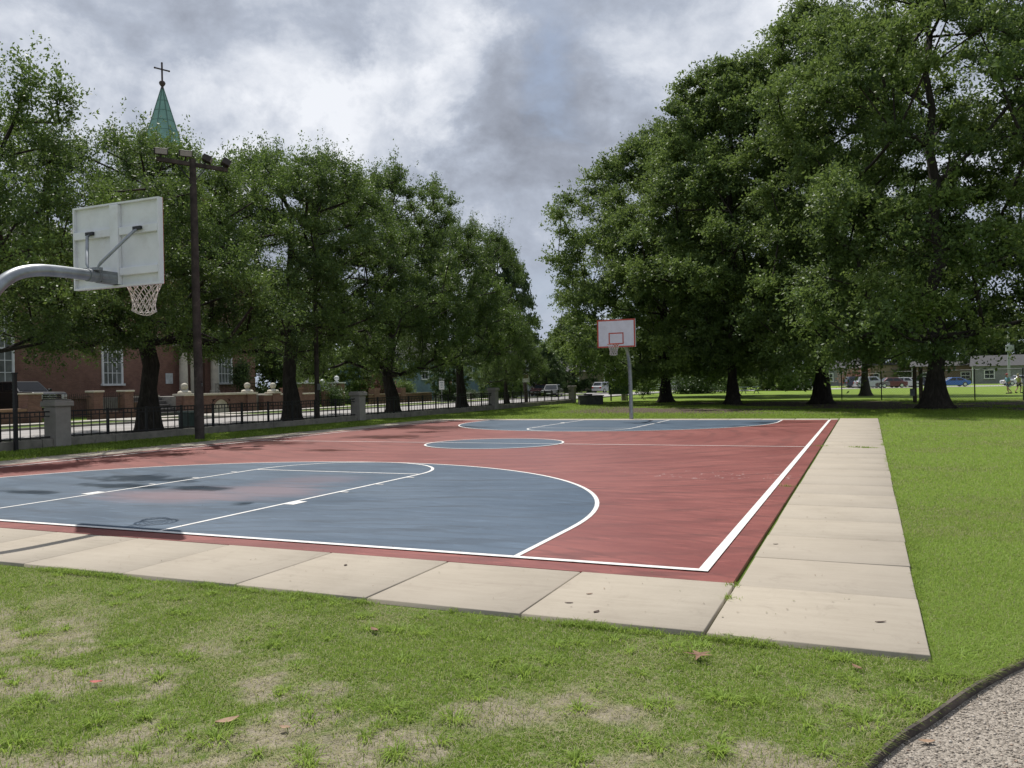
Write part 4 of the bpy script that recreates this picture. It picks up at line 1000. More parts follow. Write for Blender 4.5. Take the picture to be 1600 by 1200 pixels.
# iron porch rail
t = thing('porch_railing', (-44.9, 0, 1.2), 'black scrolled iron railing on the church terrace', 'railing')
rl = MB().box(-.02, .02, 42.3, 47.6, .82, .86).box(-.02, .02, 42.3, 47.6, .08, .11)
rl.build('rail', BLACKI, t); sc_ = MB()
for k in range(34):
    y = 42.35 + k * .155; sc_.box(-.01, .01, y - .01, y + .01, .1, .83)
for k in range(11):
    y = 42.6 + k * .46; sc_.tube([(0, y + .10 * math.cos(a), .45 + .13 * math.sin(a)) for a in [2 * math.pi * q / 12 for q in range(13)]], .010, 4)
sc_.build('scroll_bars', BLACKI, t)
t = thing('garden_shrub', (-44.4, 44.6, 1.2), 'dark clipped shrub below the right church window', 'shrub')

def shrub_mesh(seed, rx, ry, h, n, L, leaf, nt=16):
    rs = np.random.RandomState(seed); k = 34
    C = rs.normal(0, 1, (k, 3)); C /= np.linalg.norm(C, axis=1)[:, None]; C *= rs.rand(k, 1) ** .4
    C = C * np.array([rx * .8, ry * .8, h * .42]) + np.array([0, 0, h * .5])
    ci = rs.randint(0, k, n); sp = min(rx, ry) * .34
    p = C[ci] + rs.normal(0, 1, (n, 3)) * np.array([sp, sp, sp * .9]); p[:, 2] = np.abs(p[:, 2])
    a = rs.normal(0, 1, (n, 3)); a /= np.linalg.norm(a, axis=1)[:, None]; nn = rs.normal(0, 1, (n, 3)) + np.array([0, 0, .7]); b = np.cross(nn, a); b /= np.linalg.norm(b, axis=1)[:, None]
    Ls = L * rs.uniform(.6, 1.3, n)[:, None]
    V = np.stack([p - a * Ls * .5, p + b * Ls * .26, p + a * Ls * .5, p - b * Ls * .26], 1)
    tint = np.clip(.6 * rs.rand(k)[ci] + .4 * rs.rand(n), 0, 1)
    o = npmesh('foliage', V.reshape(-1, 3), np.arange(4 * n).reshape(-1, 4), leaf, attrs={'tint': np.repeat(tint, 4)}); me = o.data; bpy.data.objects.remove(o)
    sb = MB()
    for _ in range(7):
        a_ = rs.uniform(0, 6.28); sb.tube([(0, 0, 0), (rx * .4 * math.cos(a_), ry * .4 * math.sin(a_), h * .6)], [.035, .012], 5, cap=False)
    s = sb.build('stems', BARK); ms = s.data; bpy.data.objects.remove(s)
    return ms, me
def add_shrub(parent, parts):
    for nm, me in zip(('stems', 'foliage'), parts):
        c = bpy.data.objects.new(nm, me); COL.objects.link(c); c.parent = parent
SH1 = shrub_mesh(1, .75, .75, 3.0, 5000, .14, LEAF_DARK); SH2 = shrub_mesh(2, 1.5, 1.3, 1.5, 6000, .15, LEAF_DARK); SH3 = shrub_mesh(3, 1.1, 1.1, 3.4, 5000, .16, LEAF_OAK)
PINKF = leaf_mat('pink_blossom', (.05, .09, .025), (.12, .12, .05), (.42, .16, .17)); SH4 = shrub_mesh(4, 1.2, 1.2, 2.6, 5000, .15, PINKF)
add_shrub(t, SH1)
for x, y, pt_, sc_, lb in ((-43.2, 46.6, SH2, .7, 'low dark hedge bush behind the terrace rail'), (-42.5, 50.8, SH3, 1.0, 'tall bush filling the gap right of the church corner'), (-41.5, 52.6, SH2, 1.0, 'spreading bush right of the church corner'), (-41.5, 60.0, SH4, 1.1, 'pink flowering shrub right of the white gate'), (-40.5, 63.3, SH3, .8, 'leafy shrub beside the pink flowering shrub'),
                             (-39.6, 70.0, SH2, .7, 'low bush under the first blue house window'), (-39.6, 76.0, SH2, .6, 'low bush at the near blue house corner'), (-39.8, 84.5, SH2, .9, 'rounded bush by the second blue house'), (-38.5, 95.5, SH3, .8, 'leafy bush right of the white porch')):
    t = thing('garden_shrub', (x, y, 0), lb, 'shrub', 'garden shrubs across the street'); t.scale = (sc_,) * 3; add_shrub(t, pt_)

# brick boundary walls and iron fences left and right of the church steps
t = thing('brick_boundary_wall', (-38.5, 0, 0), 'low brick wall with a sandy coping and tall end pier in front of the pickup', 'wall')
MB().box(-.5, 0, 8, 22.15, -.1, .66).build('wall', BRICKW, t); MB().box(-.58, .06, 8, 22.15, .66, .80).build('coping', M_('sand_coping', (.30, .19, .12), .85), t, bevel=.02)
MB().box(-.62, .08, 22.15, 22.95, -.1, 1.52).build('pier', BRICKW, t); MB().box(-.68, .14, 22.09, 23.01, 1.52, 1.60).build('pier_cap', CREAM, t, bevel=.02)
t = thing('brick_pier_fence', (-38.5, 0, 0), 'brick piers joined by dark iron fence left of the church steps', 'fence')
for y0, y1 in ((26.15, 26.75), (28.25, 28.85), (30.0, 30.25)): MB().box(-.55, .03, y0, y1, -.1, 1.56).build('pier', BRICKW, t); MB().box(-.62, .1, y0 - .06, y1 + .06, 1.56, 1.66).build('pier_cap', CREAM, t, bevel=.02)
for y0, y1 in ((26.75, 28.25), (28.85, 30.0)): MB().box(-.4, -.1, y0, y1, -.1, .42).build('base_wall', BRICKW, t)
RUSTI = M_('brown_iron', (.045, .032, .028), .7)
for y0, y1, zb in ((24.5, 26.15, .12), (26.75, 28.25, .42), (28.85, 30.0, .42)):
    f = MB().box(-.27, -.23, y0, y1, 1.30, 1.34).box(-.27, -.23, y0, y1, zb + .08, zb + .12)
    for k in range(int((y1 - y0) / .13)): f.box(-.262, -.238, y0 + .065 + .13 * k - .012, y0 + .065 + .13 * k + .012, zb, 1.5)
    f.build('iron_panel', RUSTI, t)
t = thing('brick_garden_wall', (-38.5, 0, 0), 'low brick garden wall with a single stone ball, right of the church terrace', 'wall')
MB().box(-.45, 0, 40.3, 46.8, -.1, 1.10).build('wall', BRICKW, t); MB().box(-.52, .05, 40.3, 46.8, 1.10, 1.2).build('coping', CREAM, t, bevel=.02); MB().box(-.62, .08, 41.2, 42.05, -.1, 1.24).build('pier', BRICKW, t); MB().box(-.66, .14, 41.15, 42.10, 1.24, 1.33).build('pier_cap', CREAM, t, bevel=.02); ball_finial(t, -.26, 41.62, 1.33)
MB().box(-.7, .1, 43.0, 44.6, -.1, 1.55).build('pier', BRICKW, t); MB().box(-.76, .16, 42.94, 44.66, 1.55, 1.63).build('pier_cap', M_('brick_cap', (.26, .15, .11), .9), t)
t = thing('garden_gate', (-42, 0, 0), 'white garden gate between brick piers topped with white balls', 'gate')
for y0, y1 in ((49.3, 50.4), (53.6, 54.6)): MB().box(-.5, .5, y0, y1, -.1, 1.95).build('brick_pier', BRICKW, t); MB().box(-.58, .58, y0 - .08, y1 + .08, 1.95, 2.05).build('pier_cap', WHITET, t); MB().lathe([(.25, 2.05), (.12, 2.15), (.10, 2.2)], 12, (0, (y0 + y1) / 2, 0)).ball((0, (y0 + y1) / 2, 2.40), .23, 14).build('ball_finial', WHITET, t, smooth=True)
gt = MB().box(-.04, .04, 50.4, 50.55, .1, 1.9).box(-.04, .04, 53.45, 53.6, .1, 1.9).box(-.03, .03, 50.55, 53.45, .25, .38).box(-.03, .03, 50.55, 53.45, 1.25, 1.34)
for k in range(16): gt.box(-.02, .02, 50.62 + .18 * k, 50.68 + .18 * k, .38, 1.25 + .35 * math.sin(math.pi * (k + .5) / 16))
gt.tube([(0, 50.5 + 3.05 * k / 12, 1.28 + .40 * math.sin(math.pi * k / 12)) for k in range(13)], .05, 6); gt.build('gate_leaf', WHITET, t)
MB().box(-.12, .12, 51.9, 52.1, 1.66, 1.9).ball((0, 52.0, 2.1), .22, 14).build('ball_finial', WHITET, t, smooth='auto')
MB().box(.6, .9, 51.0, 51.9, -.1, 1.3).build('front_pier', BRICKW, t)
t = thing('brick_garden_wall', (-39.5, 0, 0), 'long low brick wall right of the white gate', 'wall'); MB().box(-.4, 0, 56, 67, -.1, .85).build('wall', BRICKW, t); MB().box(-.45, .05, 56, 67, .85, .93).build('coping', M_('wall_coping', (.28, .22, .17), .9), t)
for y in (56.2, 60.8): MB().box(-.55, .12, y, y + .8, -.1, 1.45).build('pier', BRICKW, t)

# ------------------------------------------------------------------ houses
SIDB = M_('blue_siding', (.155, .235, .275), .7, var=.12, scale=1.5, dirt=((.10, .15, .17), .4)); ROOFG = M_('shingle_grey', (.06, .06, .063), .85); SIDW = M_('white_siding', (.50, .54, .60), .7); SIDT = M_('tan_brick', (.24, .185, .135), .85); SIDG = M_('grey_siding', (.21, .215, .225), .75)
def house(loc, rz, w, d, h, label, sid, wins, roof_h=2.6, door=None, roof=ROOFG):
    """w along local y (street front at local x=0, house runs to -d)"""
    t = thing('house', loc, label, 'house', rz=rz)
    wl = MB().box(-d, 0, 0, w, -.2, h)
    for k in range(int(h / .28)): wl.box(-.02, .012, .02, w - .02, .28 * k + .25, .28 * k + .275)
    wl.build('wall', sid, t); MB().prism([(-d - .4, h), (.4, h), (-d / 2, h + roof_h)], (-.4, w + .4), 'y').build('roof', roof, t)
    MB().box(-.05, .05, -.05, .12, -.2, h - .01).box(-.05, .05, w - .12, w + .05, -.2, h - .01).build('corner_board', WHITET, t)
    for (y0, y1, z0, z1) in wins: window(t, y0, y1, z0, z1, 0, 2, 2)
    if door: MB().box(-.05, .05, door[0], door[1], .1, 2.3).build('door', M_('house_door', (.16, .08, .05), .6), t)
    return t
house((-42.3, 66.5, 0), 0, 11, 9, 4.2, 'blue grey house with two white framed windows, behind the street', SIDB, ((3.4, 4.7, 2.35, 3.9), (7.4, 8.6, 2.35, 3.9)), door=(9.4, 10.3))
house((-43.5, 80.0, 0), 0, 10, 9, 4.2, 'second blue grey house farther down the street, partly behind bushes', SIDB, ((3.4, 4.5, 2.3, 3.8), (7.0, 8.1, 2.3, 3.8)))
hp = house((-42, 91.5, 0), 0, 8, 8, 4.6, 'pale blue house with a raised white railed porch, at the sky gap', SIDW, ((1.0, 2.1, 1.6, 3.4), (5.5, 6.6, 1.6, 3.4)), door=(3.4, 4.4))
MB().box(0.02, 3.0, 0, 6.5, -.1, .75).build('porch_floor', SIDW, hp); pr_ = MB().box(2.9, 3.0, 0, 6.5, 1.65, 1.75).box(2.9, 3.0, 0, 6.5, .80, .88)
for k in range(26): pr_.box(2.93, 2.97, .1 + .25 * k, .16 + .25 * k, .88, 1.65)
for y in (0, 2.1, 4.3, 6.4): pr_.box(2.86, 3.02, y, y + .14, .76, 3.5)
pr_.build('porch_rail', WHITET, hp); MB().box(.02, 3.3, -.2, 6.8, 3.5, 3.8).build('porch_roof', ROOFG, hp)
def far_at(px, dist):
    d = ray(px, 600); k = math.hypot(d[0], d[1]); return EYE[0] + d[0] / k * dist, EYE[1] + d[1] / k * dist
FACE = YAW - math.pi / 2 - 0.15
def far_house(px, dist, w, label, sid, wins, h=3.4, rf=2.2, roof=ROOFG, door=None):
    x, y = far_at(px, dist); rz = math.atan2(CY - y, CX - x)        # local +x faces back over the field
    c, s = math.cos(rz), math.sin(rz)
    return house((x + s * w / 2, y - c * w / 2, 0), rz, w, 9, h, label, sid, wins, rf, door, roof)
far_house(1312, 178, 9, 'grey gabled house across the field, right of the tall oak trunk', SIDG, ((2, 3.2, .9, 2.4), (5.5, 6.7, .9, 2.4)))
far_house(1428, 200, 22, 'long tan building behind the row of parked cars', SIDT, ((2, 4, .9, 2.3), (8, 10, .9, 2.3), (14, 16, .9, 2.3)), h=4.2, rf=.6, door=(11.5, 12.7))
far_house(1485, 190, 14, 'brown brick building behind the blue car', M_('brown_brick', (.17, .12, .095), .9), ((2, 3.5, .9, 2.2), (9, 10.5, .9, 2.2)), h=3.6, rf=1.2)
far_house(1600, 172, 16, 'pale grey house behind the two walkers at the right edge', SIDG, ((2, 3.4, 1, 2.4), (9, 10.4, 1, 2.4)), h=3.2, rf=2.0)
far_house(1168, 196, 9, 'white house glimpsed beyond the picnic table', SIDW, ((2, 3, .9, 2.3), (5, 6, .9, 2.3)))
far_house(1062, 172, 14, 'dark red brick house glimpsed between the two trunks right of the far hoop', M_('red_brick_far', (.16, .075, .06), .9), ((2, 3.3, .9, 2.4), (6, 7.3, .9, 2.4), (10, 11.3, .9, 2.4)), h=4.2)
far_house(880, 150, 15, 'weathered brown house at the end of the street', M_('brown_siding', (.16, .13, .11), .9), ((2, 3.3, .9, 2.4), (9, 10.3, .9, 2.4)), h=3.6, door=(5.5, 6.6))

# ------------------------------------------------------------------ vehicles (local +x = forward)
def paint(name, col): 
    m = M_(name, col, .28, .25, var=.05, spec=.6); m.node_tree.nodes['Principled BSDF'].inputs['Coat Weight'].default_value = .6; return m
LAMPW = M_('headlamp_lens', (.65, .67, .70), .15, .2, var=.03); TINT = M_('tinted_glass', (.012, .013, .015), .22, spec=.18)
LAMPR = M_('tail_lamp', (.42, .03, .025), .25)
def vehicle(name, loc, rz, label, cat, col, L=4.6, W=1.82, H=1.45, kind='sedan', z=0.0, group='cars parked along the streets'):
    t = thing(name, (loc[0], loc[1], z), label, cat, group, rz); hw = W / 2; P = paint(name + '_paint', col)
    gc = .20 if kind != 'truck' else .36; belt = H * (.62 if kind != 'truck' else .70)
    wr = .33 if kind != 'truck' else .40; fx, rx = L / 2 - .85, -L / 2 + .85
    hood = belt - (.04 if kind == 'truck' else .10)
    def lower(y): return [(-L / 2 + .04, gc + .12), (-L / 2, gc + .35), (-L / 2 + .03, belt - .06), (-L / 2 + .12, belt), (L / 2 - 1.15, belt), (L / 2 - .25, hood), (L / 2 - .06, hood - .10), (L / 2, gc + .34), (L / 2 - .05, gc + .10), (fx + wr + .05, gc), (fx + wr * .7, gc + wr * .75), (fx, gc + wr * 1.02), (fx - wr * .7, gc + wr * .75), (fx - wr - .05, gc), (rx + wr + .05, gc), (rx + wr * .7, gc + wr * .75), (rx, gc + wr * 1.02), (rx - wr * .7, gc + wr * .75), (rx - wr - .05, gc)]
    if kind == 'truck':
        low = lower(0); low[2] = (-L / 2 + .02, belt - .04); low[3] = (-L / 2 + .08, belt)
    MB().prism(lower(0), (-hw, hw), 'y').build('body', P, t, bevel=.05)
    MB().box(-L / 2 + .3, L / 2 - .3, -hw + .12, hw - .12, gc - .02, gc + wr * .95).build('underbody', RUBBER, t)
    if kind == 'sedan': bx0, tx0, tx1, bx1 = -L / 2 + .45, -L / 2 + 1.25, .45, 1.15
    elif kind == 'suv': bx0, tx0, tx1, bx1 = -L / 2 + .08, -L / 2 + .42, .55, 1.15
    elif kind == 'truck': bx0, tx0, tx1, bx1 = -1.15, -.95, .75, 1.45
    else: bx0, tx0, tx1, bx1 = -L / 2 + .35, -.9, .25, 1.15
    tw_, zt, zb = hw - .22, H, belt - .02
    cab = MB(); v = [(bx0, -hw + .05, zb), (bx1, -hw + .05, zb), (bx1, hw - .05, zb), (bx0, hw - .05, zb), (tx0, -tw_, zt), (tx1, -tw_, zt), (tx1, tw_, zt), (tx0, tw_, zt)]
    cab.add(v, [(3, 2, 1, 0), (4, 5, 6, 7), (0, 1, 5, 4), (1, 2, 6, 5), (2, 3, 7, 6), (3, 0, 4, 7)]); cab.build('cabin', P, t, bevel=.06)
    V = [Vector(q) for q in v]
    def pane(nm, a, b, c, d, u0, u1, w0, w1):
        f = lambda u, q: (a.lerp(b, u)).lerp(d.lerp(c, u), q)
        q = [f(u0, w0), f(u1, w0), f(u1, w1), f(u0, w1)]; n = (q[1] - q[0]).cross(q[3] - q[0]).normalized(); ctr = sum(V, Vector()) / 8
        if n.dot(q[0] - ctr) < 0: n = -n
        MB().add([p + n * .004 for p in q] + [p + n * .012 for p in q], [(3, 2, 1, 0), (4, 5, 6, 7), (0, 1, 5, 4), (1, 2, 6, 5), (2, 3, 7, 6), (3, 0, 4, 7)]).build(nm, TINT if kind == 'truck' else GLASS, t)
    pane('windshield', V[1], V[2], V[6], V[5], .06, .94, .10, .90); pane('rear_window', V[3], V[0], V[4], V[7], .08, .92, .2, .88)
    for a, b, c, d in ((V[0], V[1], V[5], V[4]), (V[2], V[3], V[7], V[6])):
        pane('side_window', a, b, c, d, .08, .47, .16, .86); pane('side_window', a, b, c, d, .52, .90, .16, .86)
    if kind == 'truck':
        MB().box(-L / 2 + .12, bx0 - .08, -hw + .14, hw - .14, belt - .002, belt + .012).build('bed_liner', RUBBER, t)
    for sx in (fx, rx):
        for sy in (-1, 1):
            y0 = sy * (hw - .20); y1 = sy * (hw + .01)
            wh = MB().tube([(sx, y0, wr), (sx, y1, wr)], wr, 18).build('wheel', RUBBER, t, bevel=.02); MB().tube([(sx, y1 - sy * .02, wr), (sx, y1 + sy * .012, wr)], wr * .62, 14).build('rim', CHROME, wh)
    for sy in (-1, 1):
        zf = hood - .24; MB().box(L / 2 - .10, L / 2 + .012, min(sy * (hw - .42), sy * (hw - .05)), max(sy * (hw - .42), sy * (hw - .05)), zf - (.16 if kind == 'truck' else .08), zf + .08).build('headlight', LAMPW, t, bevel=.01)
        MB().box(-L / 2 - .012, -L / 2 + .1, min(sy * (hw - .34), sy * (hw - .04)), max(sy * (hw - .34), sy * (hw - .04)), belt - .32, belt - .12).build('tail_light', LAMPR, t, bevel=.01)
        MB().box(bx1 - .30, bx1 - .12, min(sy * (hw - .02), sy * (hw + .17)), max(sy * (hw - .02), sy * (hw + .17)), belt + .01, belt + .15).build('side_mirror', P, t, bevel=.02)
    if kind == 'truck':
        zf = hood - .24; gm = MB()
        for z0, z1 in ((zf - .16, zf - .11), (zf - .04, zf + .01), (zf + .07, zf + .11)): gm.box(L / 2 - .02, L / 2 + .03, -hw + .44, hw - .44, z0, z1)
        gm.tube([(L / 2 + .01, -.19, zf - .02), (L / 2 + .045, -.19, zf - .02)], .001, 4); gm.box(L / 2, L / 2 + .045, -.22, .22, zf - .13, zf - .09); gm.box(L / 2, L / 2 + .045, -.22, .22, zf + .05, zf + .09); gm.box(L / 2, L / 2 + .045, -.24, -.19, zf - .09, zf + .05); gm.box(L / 2, L / 2 + .045, .19, .24, zf - .09, zf + .05)
        gm.build('grille', CHROME, t, bevel=.006); MB().box(L / 2 - .05, L / 2 + .006, -hw + .43, hw - .43, zf - .18, zf + .12).build('grille_backing', RUBBER, t)
        MB().box(L / 2 - .08, L / 2 + .12, -hw + .02, hw - .02, gc + .12, gc + .36).build('bumper', CHROME, t, bevel=.03)
    else:
        MB().box(L / 2 - .04, L / 2 + .008, -hw + .48, hw - .48, gc + .22, hood - .18).build('grille', RUBBER, t); MB().box(L / 2 - .06, L / 2 + .02, -.26, .26, gc + .16, gc + .28).build('plate', WHITET, t)
    return t
vehicle('pickup_truck', (-42.85, 24.75), 0.0, 'black pickup with a chrome grille parked nose out behind the low brick wall', 'pickup', (.012, .012, .014), 5.7, 2.0, 1.97, 'truck', z=.30, group=None)
vehicle('parked_car', (-32.9, 84.5), -1.40, 'dark sedan parked at the kerb facing the viewer, beyond the fence', 'car', (.02, .024, .028), 4.7, 1.85, 1.45, 'sedan', z=0)
vehicle('parked_car', (-36.6, 90.5), -1.5, 'dark red car parked behind the dark sedan', 'car', (.10, .025, .022), 4.5, 1.8, 1.45, 'sedan', z=.02)
x, y = gp(945, 613.3); vehicle('parked_car', (x, y), 1.25, 'silver hatchback with red tail lights, left of the green notice board', 'car', (.42, .43, .46), 4.4, 1.85, 1.65, 'suv')
RA = math.atan2(139 - 107, 60 + 33)
def road_car(px, off, label, col, kind='sedan', H=1.45, L=4.6, flip_=False, rz=None):
    """stands where the sight line of px crosses the far road, off metres behind its near edge"""
    d = ray(px, 600); n = np.array([-math.sin(RA), math.cos(RA)]); p0 = np.array([-33, 107.0]) + n * off
    k = ((p0 - EYE[:2]) @ n) / (d[:2] @ n); p = EYE[:2] + d[:2] * k
    return vehicle('parked_car', (float(p[0]), float(p[1])), RA + (math.pi if flip_ else 0) if rz is None else rz, label, 'car', col, L, 1.82, H, kind)
road_car(1062, 3, 'silver sedan seen right of the first oak trunk beside the far hoop', (.40, .41, .44), rz=RA - 1.2)
road_car(1120, 3, 'white van like car parked left of the slimmest oak trunk', (.60, .61, .63), 'suv', 1.8)
road_car(1266, 3, 'white sedan just left of the tallest oak trunk', (.60, .61, .63))
road_car(1345, 9, 'dark blue suv, leftmost of the cars behind the chain link fence', (.03, .04, .075), 'suv', 1.7)
road_car(1362, 3, 'silver suv behind the chain link fence, second in its row', (.46, .48, .51), 'suv', 1.65)
road_car(1389, 3, 'maroon sedan between the silver suv and the white car', (.13, .02, .035), flip_=True)
road_car(1413, 4, 'white car right of the maroon sedan', (.62, .62, .64))
road_car(1434, 8, 'dark sedan half hidden by the wooden posts', (.03, .03, .035))
road_car(1487, 3, 'bright blue sports car right of the thick oak trunk', (.025, .12, .42), 'coupe', 1.32, flip_=True)
road_car(1593, 3, 'white sedan behind the walkers at the right edge', (.60, .62, .64), flip_=True)

for i, (px, dist, pt_, sc_, lb) in enumerate(((1078, 103, SH2, 1.3, 'dark bush by the far road, nearest to the silver sedan'), (1100, 104, SH2, 1.1, 'rounded dark bush by the far road between the sedan and the white van'), (1132, 106, SH3, .7, 'leafy bush just left of the slimmest oak trunk'), (1012, 98, SH3, .8, 'bush behind the far hoop post'), (1165, 118, SH3, .8, 'bright bush behind the picnic table'), (1335, 140, SH4, 1.2, 'reddish leaved bush beside the grey gabled house'))):
    x, y = far_at(px, dist); t = thing('roadside_bush', (x, y, ZG), lb, 'bush', 'bushes along the far road'); t.scale = (sc_ * 1.4, sc_ * 1.4, sc_); add_shrub(t, pt_)

# ------------------------------------------------------------------ park furniture
t = thing('planter_block', (-17.0, 49.8, ZG), 'dark square concrete block with a small cap, at the end of the park fence', 'planter')
BLK = M_('dark_block', (.055, .055, .052), .9, var=.3, scale=3, dirt=((.12, .115, .10), .4))
MB().box(-.84, .84, -.7, .7, -.1, .62).build('block', BLK, t, bevel=.03, ); MB().box(-.9, .9, -.76, .76, .62, .69).build('rim', BLK, t, bevel=.02); MB().box(-.45, .1, -.35, .35, .69, .80).build('cap', DARKM, t, bevel=.03)
t.rotation_euler = (0, 0, .42)
t = thing('notice_board', (-18.2, 61.6, ZG), 'dark green notice board on two posts, left of the far hoop post', 'notice board', rz=.42)
GRN = M_('board_green', (.032, .055, .042), .6, var=.3, scale=5)
MB().box(-.85, .85, -.05, .05, .62, 1.42).build('board', GRN, t, bevel=.01)
fr = MB().box(-.92, .92, -.07, .07, 1.42, 1.49).box(-.92, .92, -.07, .07, .55, .62).box(-.92, -.85, -.07, .07, .62, 1.42).box(.85, .92, -.07, .07, .62, 1.42); fr.build('frame', M_('board_frame', (.09, .12, .10), .6), t)
for x in (-.72, .66): MB().box(x - .06, x + .06, -.055, .055, -.1, .55).build('post', M_('board_post', (.10, .085, .065), .9), t)
MB().box(.25, .62, .3, .7, -.1, .55).build('stone_base', CONCW, t)

t = thing('picnic_table', (*gp(1172, 614.5), ZG), 'pale picnic table on the far grass between two oak trunks', 'picnic table', rz=.5)
PT = M_('table_green_grey', (.20, .26, .25), .6)
MB().box(-1.1, 1.1, -.40, .40, .72, .77).build('tabletop', PT, t)
for s_ in (-1, 1): MB().box(-1.1, 1.1, min(s_ * .62, s_ * .92), max(s_ * .62, s_ * .92), .42, .46).build('bench', PT, t)
for s_ in (-1, 1):
    MB().bar((s_ * .75, -.75, 0), (s_ * .75, .25, .72), .06).bar((s_ * .75, .75, 0), (s_ * .75, -.25, .72), .06).bar((s_ * .75, -.85, .40), (s_ * .75, .85, .40), .05).build('leg', GALVD, t)

t = thing('wood_posts', (4.1, 48.4, ZG), 'two brown wooden posts with a grey meter box, left of the thick oak trunk', 'posts')
WB = M_('brown_post', (.13, .10, .075), .9, var=.3, scale=5)
for x, y in ((-.13, 0), (.22, .25)): MB().box(x - .11, x + .11, y - .09, y + .09, -.1, 2.15).build('post', WB, t, bevel=.01)
MB().box(-.40, -.14, -.26, -.11, .42, .86).build('meter_box', GALVD, t, bevel=.02)

# chain link ballfield fence
t = thing('chain_link_fence', (0, 0, 0), 'chain link fence with thin dark posts crossing the lawn behind the right hand oaks', 'fence')
FA, FB = Vector((-2.9, 57.0, ZG)), Vector((18.5, 47.2, ZG)); FD = (FB - FA).normalized(); FL = (FB - FA).length
FEN = M_('fence_galvanised', (.30, .31, .32), .5, .5); FEND = M_('fence_post_dark', (.035, .04, .04), .5, .4)
k = 0
for s_ in (2.85, 5.65, 9.0, 11.5, 14.2, 17.3, 20.5):
    p = FA + FD * s_
    MB().tube([p - Vector((0, 0, .2)), p + Vector((0, 0, 1.98))], .036, 8).build('fence_post', FEND, t, smooth='auto')
MB().tube([FA + FD * 2.85 + Vector((0, 0, 1.93)), FB + Vector((0, 0, 1.93))], .024, 8).build('top_rail', FEN, t)
ms = MB(); st_ = .16; h_ = 1.88
x0 = 2.85
def wire(a, b):
    pa = FA + FD * a[0] + Vector((0, 0, a[1])); pb = FA + FD * b[0] + Vector((0, 0, b[1])); 
    d = (pb - pa).normalized(); n = d.cross(FD.cross(Vector((0, 0, 1)))).normalized() * .0034
    nn = FD.cross(Vector((0, 0, 1))).normalized() * .0034
    ms.add([pa - n, pa + nn, pa + n, pb - n, pb + nn, pb + n], [(0, 1, 4, 3), (1, 2, 5, 4), (2, 0, 3, 5)])
s_ = x0 - h_
while s_ < FL:
    a, b = s_, s_ + h_
    if b > x0 and b < FL:
        za = max(0, x0 - a); wire((max(a, x0), .05 + za), (b, .05 + h_))
        zb_ = max(0, x0 - a); wire((max(a, x0), .05 + h_ - zb_), (b, .05))
    s_ += st_
ms.build('chain_mesh', FEN, t)
t = thing('utility_pole', (*far_at(1577, 118), 0), 'white metal pole with a box, above the two walkers', 'pole')
WPM = M_('white_pole', (.34, .36, .38), .5); MB().tube([(0, 0, 0), (0, 0, 8.6)], [.16, .12], 10).build('shaft', WPM, t); MB().box(-.3, .55, -.3, .3, 4.4, 5.2).build('transformer_box', WPM, t, bevel=.05)
t = thing('street_sign', (*far_at(690, 66), 0), 'white rectangular parking sign on a thin post by the blue house', 'sign', rz=.5)
MB().box(-.03, .03, -.03, .03, -.1, 2.2).build('post', GALVD, t); MB().box(-.21, .21, -.045, -.031, 1.25, 1.95).build('panel', WHITET, t); sg = MB()
for k, wd in enumerate((.13, .10, .12, .07)): sg.box(-wd, wd, -.049, -.0455, 1.82 - .13 * k - .035, 1.82 - .13 * k + .015)
sg.build('lettering', M_('sign_ink', (.25, .30, .34), .7), t)
t = thing('picket_fence', (-39.2, 67.0, 0), 'pale low picket fence in front of the blue houses', 'fence')
PK = M_('picket_pale', (.42, .42, .40), .8)
for k in range(9): MB().box(-.06, .06, 3.1 * k - .06, 3.1 * k + .06, -.1, 1.05).build('fence_post', PK, t)
pk = MB().box(-.03, .03, 0, 24.8, .62, .68).box(-.03, .03, 0, 24.8, .2, .26)
for k in range(124): pk.box(.03, .05, .2 * k + .05, .2 * k + .13, .05, .8)
pk.build('picket_panel', PK, t)
t = thing('white_rail_fence', (*gp(1010, 611.5), 0), 'low white rail fence right of the far hoop post, by the far road', 'fence', rz=RA)
wf = MB()
for z in (.35, .7, 1.05): wf.box(0, 9, -.03, .03, z, z + .10)
wf.build('rail', WHITET, t)
for k in range(5): MB().box(2.25 * k - .06, 2.25 * k + .06, -.05, .05, -.1, 1.22).build('post', WHITET, t)

